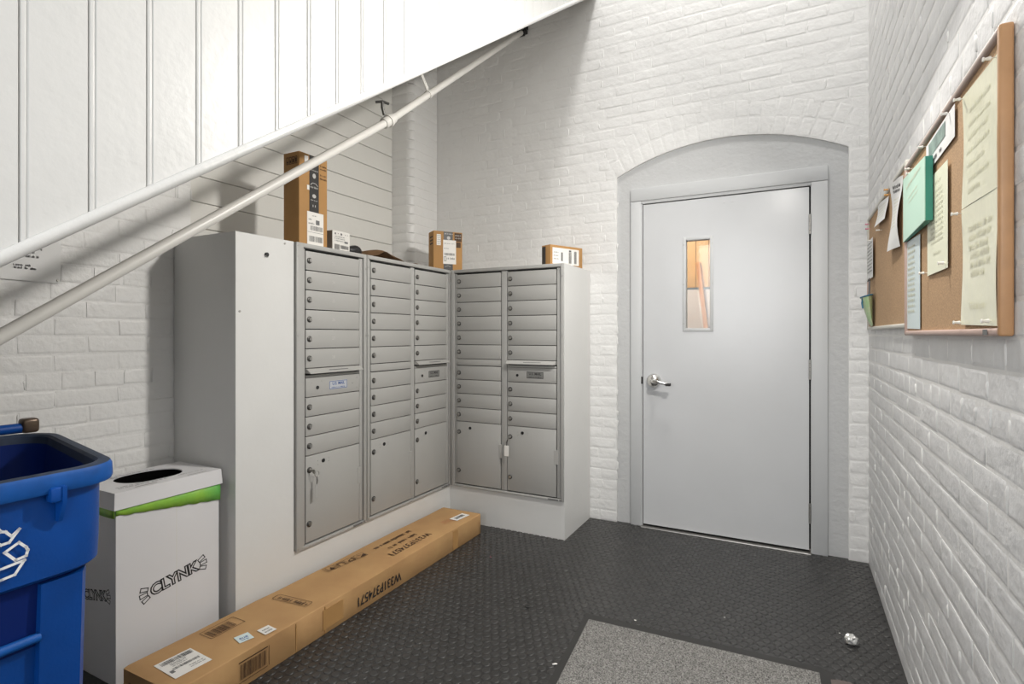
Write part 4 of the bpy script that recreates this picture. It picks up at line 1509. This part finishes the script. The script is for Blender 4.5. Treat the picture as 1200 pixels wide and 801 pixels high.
# ------------------------------------------------------------------ notice taped on the left wall
nt_ = thing('paper_notice', 'white paper notice on the brick wall partly behind the stair edge', 'notice', (XL, 0.90, 1.38))
flat_card('sheet', (0.006, -0.110, 0.018), (0, 1, -0.02), (0, 0.02, 1), 0.215, 0.26, 'paper', nt_)
F = Flat((0.008, -0.110, 0.018), (0, 1, -0.02), (0, 0.02, 1), 0.0004)
for zz, a0, a1 in ((0.040, 0.080, 0.145), (0.050, 0.078, 0.135), (0.083, 0.075, 0.152), (0.098, 0.090, 0.140), (0.112, 0.100, 0.160)):
    F.words(a0, zz, a1, 0.009, random.Random(int(zz * 1000)))
F.build('print', 'ink', nt_)
for yy in (-0.105, 0.098):
    B().tube([(0.006, yy, 0.024), (0.012, yy, 0.024)], 0.0045, 8).build('tack', 'pinclear', nt_)


# ------------------------------------------------------------------ cork boards on the right wall
def board(name, label, y0, y1, z0, z1, rail, stile_near, stile_far, bottom, cork, th, wf):
    """y0 nearer the viewer"""
    t = thing(name, label, 'notice board', (XR - 0.001, (y0 + y1) / 2, z0))
    yc = (y0 + y1) / 2
    B().box((-th * 0.55, y0 + wf * 0.5 - yc, wf * 0.5), (0, y1 - wf * 0.5 - yc, z1 - z0 - wf * 0.5)).build('cork_sheet', cork, t)
    B().bbox((-th, y0 - yc, 0), (0, y0 + wf - yc, z1 - z0), 0.005, 3).build('stile', stile_near, t, smooth=50)
    B().bbox((-th, y1 - wf - yc, 0), (0, y1 - yc, z1 - z0), 0.005, 3).build('stile', stile_far, t, smooth=50)
    B().bbox((-th * 0.97, y0 + wf - yc, z1 - z0 - wf), (0, y1 - wf - yc, z1 - z0), 0.005, 3).build('rail', rail, t, smooth=50)
    B().bbox((-th * 0.97, y0 + wf - yc, 0), (0, y1 - wf - yc, wf), 0.005, 3).build('rail', bottom, t, smooth=50)
    return t


TB = 0.022
cbR = board('cork_board', 'large wood framed cork board nearest the viewer, carrying the yellow posters', 1.266, 2.208, 1.203, 1.765, 'woodshade', 'wood', 'woodpink', 'woodpink', 'cork', TB, 0.015)
cbL = board('cork_board', 'smaller pale framed cork board farther along, next to the door', 2.216, 3.275, 1.228, 1.792, 'alu', 'alu', 'alu', 'alu', 'cork', 0.018, 0.016)
F = Flat((XR - TB - 0.001 - (XR - 0.001), 1.36 - 1.737, 0.002), (0, -1, 0), (0, 0, 1), 0.0006)
F.rect(0, 0, 0.030, 0.011)
F.build('maker_plate', 'inkgrey', cbR)
XF = XR - 0.0165      # paper plane just off the cork


def sheet(name, label, cat, y_near, y_far, zn0, zn1, zf0, zf1, m, x=XF, curl=0.0, nseg=10, group=None, near_lift=0.0, far_lift=0.0, wave=0.0):
    """a sheet on the right wall seen from -x; near edge at y_near, far edge at y_far, each with its own z range"""
    t = thing(name, label, cat, (x, (y_near + y_far) / 2, zn0), 0, group)
    oc = Vector((x, (y_near + y_far) / 2, zn0))
    vs, fs = [], []
    for i in range(nseg + 1):
        a = i / nseg                       # 0 near, 1 far
        for j in range(nseg + 1):
            b_ = j / nseg
            y_ = y_near + (y_far - y_near) * a
            z_ = (zn0 + (zf0 - zn0) * a) * (1 - b_) + (zn1 + (zf1 - zn1) * a) * b_
            dx = near_lift * (1 - a) + far_lift * a + curl * (1 - b_) ** 2 * 1.0 + wave * math.sin(b_ * PI * 1.5 + a * 2)
            vs.append(Vector((x - dx, y_, z_)) - oc)
    n = nseg + 1
    m0 = len(vs)
    vs += [v + Vector((0.0006, 0, 0)) for v in vs]
    for i in range(nseg):
        for j in range(nseg):
            a = i * n + j
            fs += [(a, a + 1, a + n + 1, a + n), (m0 + a, m0 + a + n, m0 + a + n + 1, m0 + a + 1)]
    for i in range(nseg):
        fs += [(i, m0 + i, m0 + i + 1, i + 1), (nseg * n + i, nseg * n + i + 1, m0 + nseg * n + i + 1, m0 + nseg * n + i)]
        fs += [(i * n, (i + 1) * n, m0 + (i + 1) * n, m0 + i * n), (i * n + nseg, m0 + i * n + nseg, m0 + (i + 1) * n + nseg, (i + 1) * n + nseg)]
    B().add(vs, fs).build('sheet', m, t, smooth=60)

    def pt(a, b_):                        # a from far (reading left) to near, b up
        aa = 1 - a
        dx = near_lift * (1 - aa) + far_lift * aa + curl * (1 - b_) ** 2 + wave * math.sin(b_ * PI * 1.5 + aa * 2)
        y_ = y_near + (y_far - y_near) * aa
        z_ = (zn0 + (zf0 - zn0) * aa) * (1 - b_) + (zn1 + (zf1 - zn1) * aa) * b_
        return Vector((x - dx - 0.0009, y_, z_)) - oc
    t['_'] = 0
    del t['_']
    return t, pt, oc


def sheet_print(t, pt, lines, m, name='print', seed=1):
    """lines: (a0, a1, b, height) in sheet fractions"""
    rg_ = random.Random(seed)
    vs, fs = [], []

    def quad(a0, b0, a1, b1):
        k = len(vs)
        vs.extend([pt(a0, b0), pt(a1, b0), pt(a1, b1), pt(a0, b1)])
        fs.append((k, k + 1, k + 2, k + 3))
    for a0, a1, b_, h_ in lines:
        a = a0
        while a < a1 - h_ * 0.3:
            for _ in range(rg_.randint(2, 7)):
                w2 = h_ * rg_.uniform(0.35, 0.6)
                if a + w2 > a1:
                    break
                quad(a, b_, a + h_ * 0.15, b_ + h_ * rg_.choice((0.7, 1.0)))
                quad(a + h_ * 0.15, b_ + h_ * 0.3 * rg_.choice((0, 1, 2)), a + w2, b_ + h_ * 0.3 * rg_.choice((0, 1, 2)) + h_ * 0.16)
                quad(a + w2 - h_ * 0.15, b_, a + w2, b_ + h_ * 0.65)
                a += w2 + h_ * 0.16
            a += h_ * 0.45
    return link_mesh(name, mesh(name, vs, fs, m), t)


S1, pt1, _ = sheet('laminated_poster', 'upper pale yellow laminated poster with slanting print on the large cork board', 'poster', 1.296, 1.532, 1.478, 1.728, 1.484, 1.732, 'sheet', wave=0.002)
sheet_print(S1, pt1, [(0.2, 0.8, 0.80, 0.05), (0.15, 0.8, 0.68, 0.05), (0.15, 0.75, 0.57, 0.05), (0.1, 0.8, 0.45, 0.05), (0.15, 0.7, 0.33, 0.05), (0.2, 0.8, 0.2, 0.05), (0.2, 0.6, 0.1, 0.05)], 'inkpale', seed=2)
S2, pt2, _ = sheet('laminated_poster', 'lower pale yellow laminated poster ending in a short thanks line', 'poster', 1.296, 1.532, 1.222, 1.479, 1.228, 1.482, 'sheet', x=XF - 0.0016, wave=0.002)
sheet_print(S2, pt2, [(0.2, 0.85, 0.78, 0.06), (0.2, 0.85, 0.70, 0.06), (0.2, 0.8, 0.62, 0.06), (0.25, 0.85, 0.545, 0.06), (0.25, 0.85, 0.47, 0.06), (0.3, 0.7, 0.395, 0.06)], 'inkpale', seed=5)
q0 = pt2(0.5, 0.16)
text('Thank you', 0.024, q0, (0, -1, 0), (0, 0, 1), 'inkpale', S2, 'lettering', lift=0.0012)
S3, pt3, _ = sheet('picture_sheet', 'white paper with a grey green picture under the top rail of the large board', 'paper', 1.590, 1.905, 1.666, 1.742, 1.658, 1.738, 'paper', near_lift=0.002)
vs = [pt3(0.12, 0.42), pt3(0.72, 0.42), pt3(0.72, 0.9), pt3(0.12, 0.9)]
link_mesh('picture', mesh('picture', vs, [(0, 1, 2, 3)], 'picture'), S3)
sheet_print(S3, pt3, [(0.15, 0.6, 0.14, 0.16)], 'inkgrey', seed=4)
S4, pt4, _ = sheet('typed_sheet', 'pale yellow green typed sheet between the green booklet and the posters', 'paper', 1.650, 1.890, 1.368, 1.630, 1.370, 1.636, 'sheet2', near_lift=0.003)
sheet_print(S4, pt4, [(0.15, 0.7, 0.88, 0.03)] + [(0.2, 0.8, 0.80 - 0.05 * i, 0.028) for i in range(11)] + [(0.35, 0.7, 0.18, 0.03)], 'inkpale', seed=6)
S5, pt5, _ = sheet('pale_blue_sheet', 'pale blue printed sheet hanging below the green booklet', 'paper', 1.985, 2.225, 1.222, 1.505, 1.226, 1.512, 'sheetblue', near_lift=0.001)
sheet_print(S5, pt5, [(0.2, 0.7, 0.9 - 0.06 * i, 0.04) for i in range(13)], 'inkpale', seed=9)
# green booklet
gb = thing('booklet', 'thick green covered booklet pinned to the large cork board', 'booklet', (XF, 2.0, 1.50))
oc = Vector((XF, 2.0, 1.50))
yN, yF = 1.80, 2.205
zl = [(1.512, 1.684), (1.513, 1.722)]


def gq(x_n, x_f, ys_=0.0):
    return [Vector((x_n, yN, zl[0][0])) - oc, Vector((x_f, yF, zl[1][0])) - oc, Vector((x_f, yF, zl[1][1])) - oc, Vector((x_n, yN, zl[0][1])) - oc]


def slab(xn0, xf0, xn1, xf1, name, m):
    vs = gq(xn0, xf0) + gq(xn1, xf1)
    B().add(vs, [(0, 1, 2, 3), (4, 7, 6, 5), (0, 4, 5, 1), (1, 5, 6, 2), (2, 6, 7, 3), (3, 7, 4, 0)]).build(name, m, gb)


slab(XF - 0.004, XF - 0.002, XF - 0.020, XF - 0.008, 'pages', 'bookspine')
slab(XF - 0.0202, XF - 0.0082, XF - 0.0220, XF - 0.0095, 'cover', 'booklet')
r_ = Vector((XF - 0.0220 - XF + 0.0095, yN - yF, 0)).normalized()
F = Flat(Vector((XF - 0.0096, yF, 1.513)) - oc, r_, (0, 0, 1), 0.0006)
F.words(0.08, 0.155, 0.34, 0.014, random.Random(3))
for i in range(2):
    F.words(0.12, 0.118 - i * 0.016, 0.30, 0.007, random.Random(i))
F.build('cover_print', 'inkpale', gb)
# left board papers
S6, pt6, _ = sheet('curled_sheet', 'long curled white sheet with a black heading on the smaller cork board', 'paper', 2.305, 2.535, 1.514, 1.762, 1.526, 1.800, 'paper', near_lift=0.004, far_lift=0.004, wave=0.009)
sheet_print(S6, pt6, [(0.2, 0.8, 0.86, 0.06), (0.2, 0.8, 0.80, 0.05)], 'ink', seed=1)
sheet_print(S6, pt6, [(0.2, 0.8, 0.7 - 0.05 * i, 0.025) for i in range(9)], 'inkpale', seed=11)
S7, pt7, _ = sheet('small_note', 'small white note curling off the smaller cork board under its top rail', 'note', 2.605, 2.900, 1.668, 1.756, 1.684, 1.786, 'paper', curl=0.012, wave=0.002)
sheet_print(S7, pt7, [(0.15, 0.85, 0.8 - 0.14 * i, 0.06) for i in range(5)], 'inkpale', seed=12)
S8, pt8, _ = sheet('sign_up_list', 'narrow list sheet hanging near the corner above the green pouch', 'paper', 3.02, 3.27, 1.474, 1.660, 1.479, 1.672, 'paper', near_lift=0.006, far_lift=0.002)
sheet_print(S8, pt8, [(0.1, 0.9, 0.88 - 0.09 * i, 0.05) for i in range(9)], 'inkgrey', seed=13)
for dy, m_ in ((0.0, 'inkgrey'), (0.05, 'woodpink')):
    pe = thing('pencil', 'thin {} pencil standing in the green pouch'.format('grey' if dy == 0 else 'pinkish brown'), 'pencil', (XR - 0.034, 3.06 + dy, 1.29), 0, 'pencils in the pouch')
    B().tube([(0, 0, 0), (0.004, 0.01, 0.17)], 0.0045, 6).build('barrel', m_, pe)
    B().tube([(0.004, 0.01, 0.17), (0.0043, 0.0108, 0.185)], [0.0045, 0.0008], 6).build('tip', 'dark', pe)
po = thing('hanging_pouch', 'small green and blue pouch hanging open from the corner of the smaller cork board', 'pouch', (XR - 0.018, 3.08, 1.25))
vs, fs = [], []
NA = 12
for lv, (z_, dp, wd_) in enumerate(((0.138, 0.046, 0.075), (0.09, 0.034, 0.068), (0.04, 0.020, 0.056), (0.006, 0.008, 0.046), (0.0, 0.003, 0.04))):
    for k in range(NA):
        a = 2 * PI * k / NA
        vs.append((-dp * 0.5 + dp * 0.5 * math.cos(a) * 1.0, wd_ * math.sin(a), z_ + 0.006 * math.cos(a)))
for lv in range(4):
    for k in range(NA):
        a, b_ = lv * NA + k, lv * NA + (k + 1) % NA
        fs.append((a, b_, b_ + NA, a + NA))
fs.append(tuple(4 * NA + k for k in range(NA)))
B().add(vs, fs).build('pouch_body', 'pouch', po, smooth=60)
B().tube([(vs[k % NA][0], vs[k % NA][1], vs[k % NA][2]) for k in range(NA + 1)], 0.004, 6).build('binding', 'pouchblue', po, smooth=60)
B().tube([(-0.040, -0.03, 0.13), (-0.043, -0.02, 0.105), (-0.040, -0.025, 0.08)], 0.004, 6).build('cord', 'pouchblue', po, smooth=60)


# push pins
def pin(label, y_, z_, m_, group=None, x=XF):
    t = thing('push_pin', label, 'pin', (x, y_, z_), 0, group)
    B().tube([(0.004, 0, 0), (-0.004, 0, 0), (-0.006, 0, 0), (-0.014, 0, 0), (-0.016, 0, 0), (-0.018, 0, 0)], [0.001, 0.001, 0.0040, 0.0025, 0.0044, 0.0038], 10).build('head', m_, t, smooth=60)


for lb2, y_, z_, m_ in (
        ('clear push pin at the far upper corner of the upper yellow poster', 1.525, 1.728, 'pinclear'),
        ('clear push pin at the near upper corner of the upper yellow poster', 1.315, 1.724, 'pinclear'),
        ('clear push pin between the two yellow posters on their far edge', 1.545, 1.478, 'pinclear'),
        ('clear push pin at the far lower corner of the lower yellow poster', 1.528, 1.233, 'pinclear'),
        ('clear push pin at the near lower corner of the lower yellow poster', 1.325, 1.232, 'pinclear'),
        ('clear push pin at the far upper corner of the typed sheet', 1.895, 1.628, 'pinclear'),
        ('clear push pin at the far lower corner of the typed sheet', 1.900, 1.380, 'pinclear'),
        ('clear push pin at the near lower corner of the typed sheet', 1.672, 1.382, 'pinclear'),
        ('clear push pin on the near upper corner of the picture sheet', 1.640, 1.738, 'pinclear'),
        ('clear push pin on the far upper corner of the picture sheet', 1.915, 1.742, 'pinclear'),
        ('spare clear push pin above the green booklet by the board edge', 2.12, 1.735, 'pinclear'),
        ('second spare clear push pin just below the one above the booklet', 2.10, 1.715, 'pinclear'),
        ('orange push pin beside the small note on the smaller board', 2.57, 1.775, 'pinorange'),
        ('second orange push pin below its twin beside the small note', 2.56, 1.752, 'pinorange'),
        ('clear push pin low beside the small note', 2.80, 1.655, 'pinclear'),
        ('pink push pin in the far upper corner of the smaller board', 3.20, 1.752, 'pinpink'),
        ('second pink push pin under its twin in the far corner', 3.19, 1.728, 'pinpink'),
        ('clear push pin holding the narrow list sheet', 3.10, 1.655, 'pinclear')):
    pin(lb2, y_, z_, m_, 'push pins on the cork boards')

# ------------------------------------------------------------------ entrance mat
mt = thing('entrance_mat', 'grey carpet entrance mat with a black rubber border on the studded floor', 'mat', (-0.33, 1.6, 0))
mo_ = Vector((-0.33, 1.6, 0))
inn = [(-0.768, 2.181), (0.082, 2.214), (0.145, 0.70), (-0.625, 0.66)]
inn = [(a, b_) for a, b_ in inn]


def lerp2(a, b_, t):
    return (a[0] + (b_[0] - a[0]) * t, a[1] + (b_[1] - a[1]) * t)


out_ = [(-0.795, 2.222), (0.085, 2.250), (0.122, 2.235), (0.130, 2.20), (0.185, 0.66), (-0.66, 0.62)]
B().prism([(a - mo_.x, b_ - mo_.y) for a, b_ in out_], 'z', 0.001, 0.0045).build('rubber_border', 'matedge', mt)
NU, NV_ = 300, 420
uu, vv = np.meshgrid(np.linspace(0, 1, NU), np.linspace(0, 1, NV_), indexing='ij')
P = [np.array(p) for p in inn]
XY = (P[0][None, None] * (1 - uu)[..., None] + P[1][None, None] * uu[..., None]) * (1 - vv)[..., None] + (P[3][None, None] * (1 - uu)[..., None] + P[2][None, None] * uu[..., None]) * vv[..., None]
nr = np.random.RandomState(4)
zz = 0.0075 + nr.uniform(-0.0016, 0.0016, uu.shape) + 0.0008 * np.sin(uu * 380) * np.sin(vv * 520)
edge = np.minimum(np.minimum(uu, 1 - uu) * NU, np.minimum(vv, 1 - vv) * NV_)
zz = np.where(edge < 2.5, 0.0042 + 0.0012 * edge, zz)
XY = XY + nr.uniform(-0.0007, 0.0007, XY.shape)
V = np.concatenate([XY - np.array([mo_.x, mo_.y]), zz[..., None]], -1).reshape(-1, 3)
idx = np.arange(NU * NV_).reshape(NU, NV_)
Qd = np.stack([idx[:-1, :-1], idx[:-1, 1:], idx[1:, 1:], idx[1:, :-1]], -1).reshape(-1, 4)
me = bpy.data.meshes.new('carpet_pile')
me.from_pydata(V.tolist(), [], Qd.tolist())
me.materials.append(M['carpet'])
tag(link_mesh('carpet_pile', me, mt), kind='stuff')
vs, fs = [], []
for i in range(9):
    for j in range(5):
        a, b_ = i / 8, j / 4
        vs.append((0.115 + 0.115 * a - mo_.x, 2.185 - 0.14 * b_ - 0.03 * a - mo_.y, 0.006 + 0.014 * math.sin(PI * a) * (1 - 0.4 * b_)))
n5 = len(vs)
vs += [(a, b_, max(0.0045, c_ - 0.003)) for a, b_, c_ in vs]
for i in range(8):
    for j in range(4):
        a = i * 5 + j
        fs += [(a, a + 1, a + 6, a + 5), (n5 + a, n5 + a + 5, n5 + a + 6, n5 + a + 1)]
for i in range(8):
    fs += [(i * 5, i * 5 + 5, n5 + i * 5 + 5, n5 + i * 5), (i * 5 + 4, n5 + i * 5 + 4, n5 + i * 5 + 9, i * 5 + 9)]
for j in range(4):
    fs += [(j, n5 + j, n5 + j + 1, j + 1), (40 + j, 41 + j, n5 + 41 + j, n5 + 40 + j)]
B().add(vs, fs).build('curled_flap', mat('brown_grey_rubber_flap', (0.11, 0.085, 0.078), 0.5), mt, smooth=60)  # browner and paler than the mat border

# ------------------------------------------------------------------ litter on the floor
fo = bmesh.new()
bmesh.ops.create_icosphere(fo, subdivisions=3, radius=0.021)
rg = random.Random(5)
for v in fo.verts:
    v.co *= 1 + rg.uniform(-0.16, 0.12)
    v.co = Vector((v.co.x * 1.15, v.co.y, v.co.z * 0.9 + 0.021))
t = thing('foil_ball', 'crumpled silver foil ball on the black floor near the brick wall', 'litter', (0.2, 2.472, 0.002))
B().bm(fo).build('foil', 'foil', t)
for nm, lb2, cat, (x_, y_), (a_, b_, h_), m_, rz in (
        ('paper_scrap', 'small white paper scrap on the floor just outside the mat edge', 'litter', (-0.773, 1.825), (0.020, 0.008, 0.006), 'label', 0.6),
        ('dark_chip', 'dark rubber chip on the floor between the carton and the mat', 'litter', (-1.042, 2.151), (0.026, 0.010, 0.007), 'matedge', 0.2),
        ('paper_crumb', 'pale crumb on the floor behind the far edge of the mat', 'litter', (-0.591, 2.262), (0.012, 0.007, 0.004), 'label', 0.0),
        ('paper_crumb', 'pale crumb out on the floor in front of the door', 'litter', (-0.26, 2.46), (0.009, 0.006, 0.004), 'faintink', 0.4),
        ('paper_crumb', 'tiny pale crumb close behind the foil ball', 'litter', (0.165, 2.545), (0.006, 0.005, 0.003), 'label', 0.0),
        ('paper_crumb', 'tiny reddish crumb on the floor by the long carton', 'litter', (-1.453, 2.545), (0.007, 0.005, 0.003), 'pinpink', 0.0)):
    t = thing(nm, lb2, cat, (x_, y_, 0.002), rz)
    q_ = bmesh.new()
    bmesh.ops.create_icosphere(q_, subdivisions=2, radius=1.0)
    rg = random.Random(int(abs(x_) * 1000))
    for v in q_.verts:
        v.co *= 1 + rg.uniform(-0.2, 0.15)
        v.co = Vector((v.co.x * a_ / 2, v.co.y * b_ / 2, v.co.z * h_ / 2 + h_ / 2))
    B().bm(q_).build('piece', m_, t)
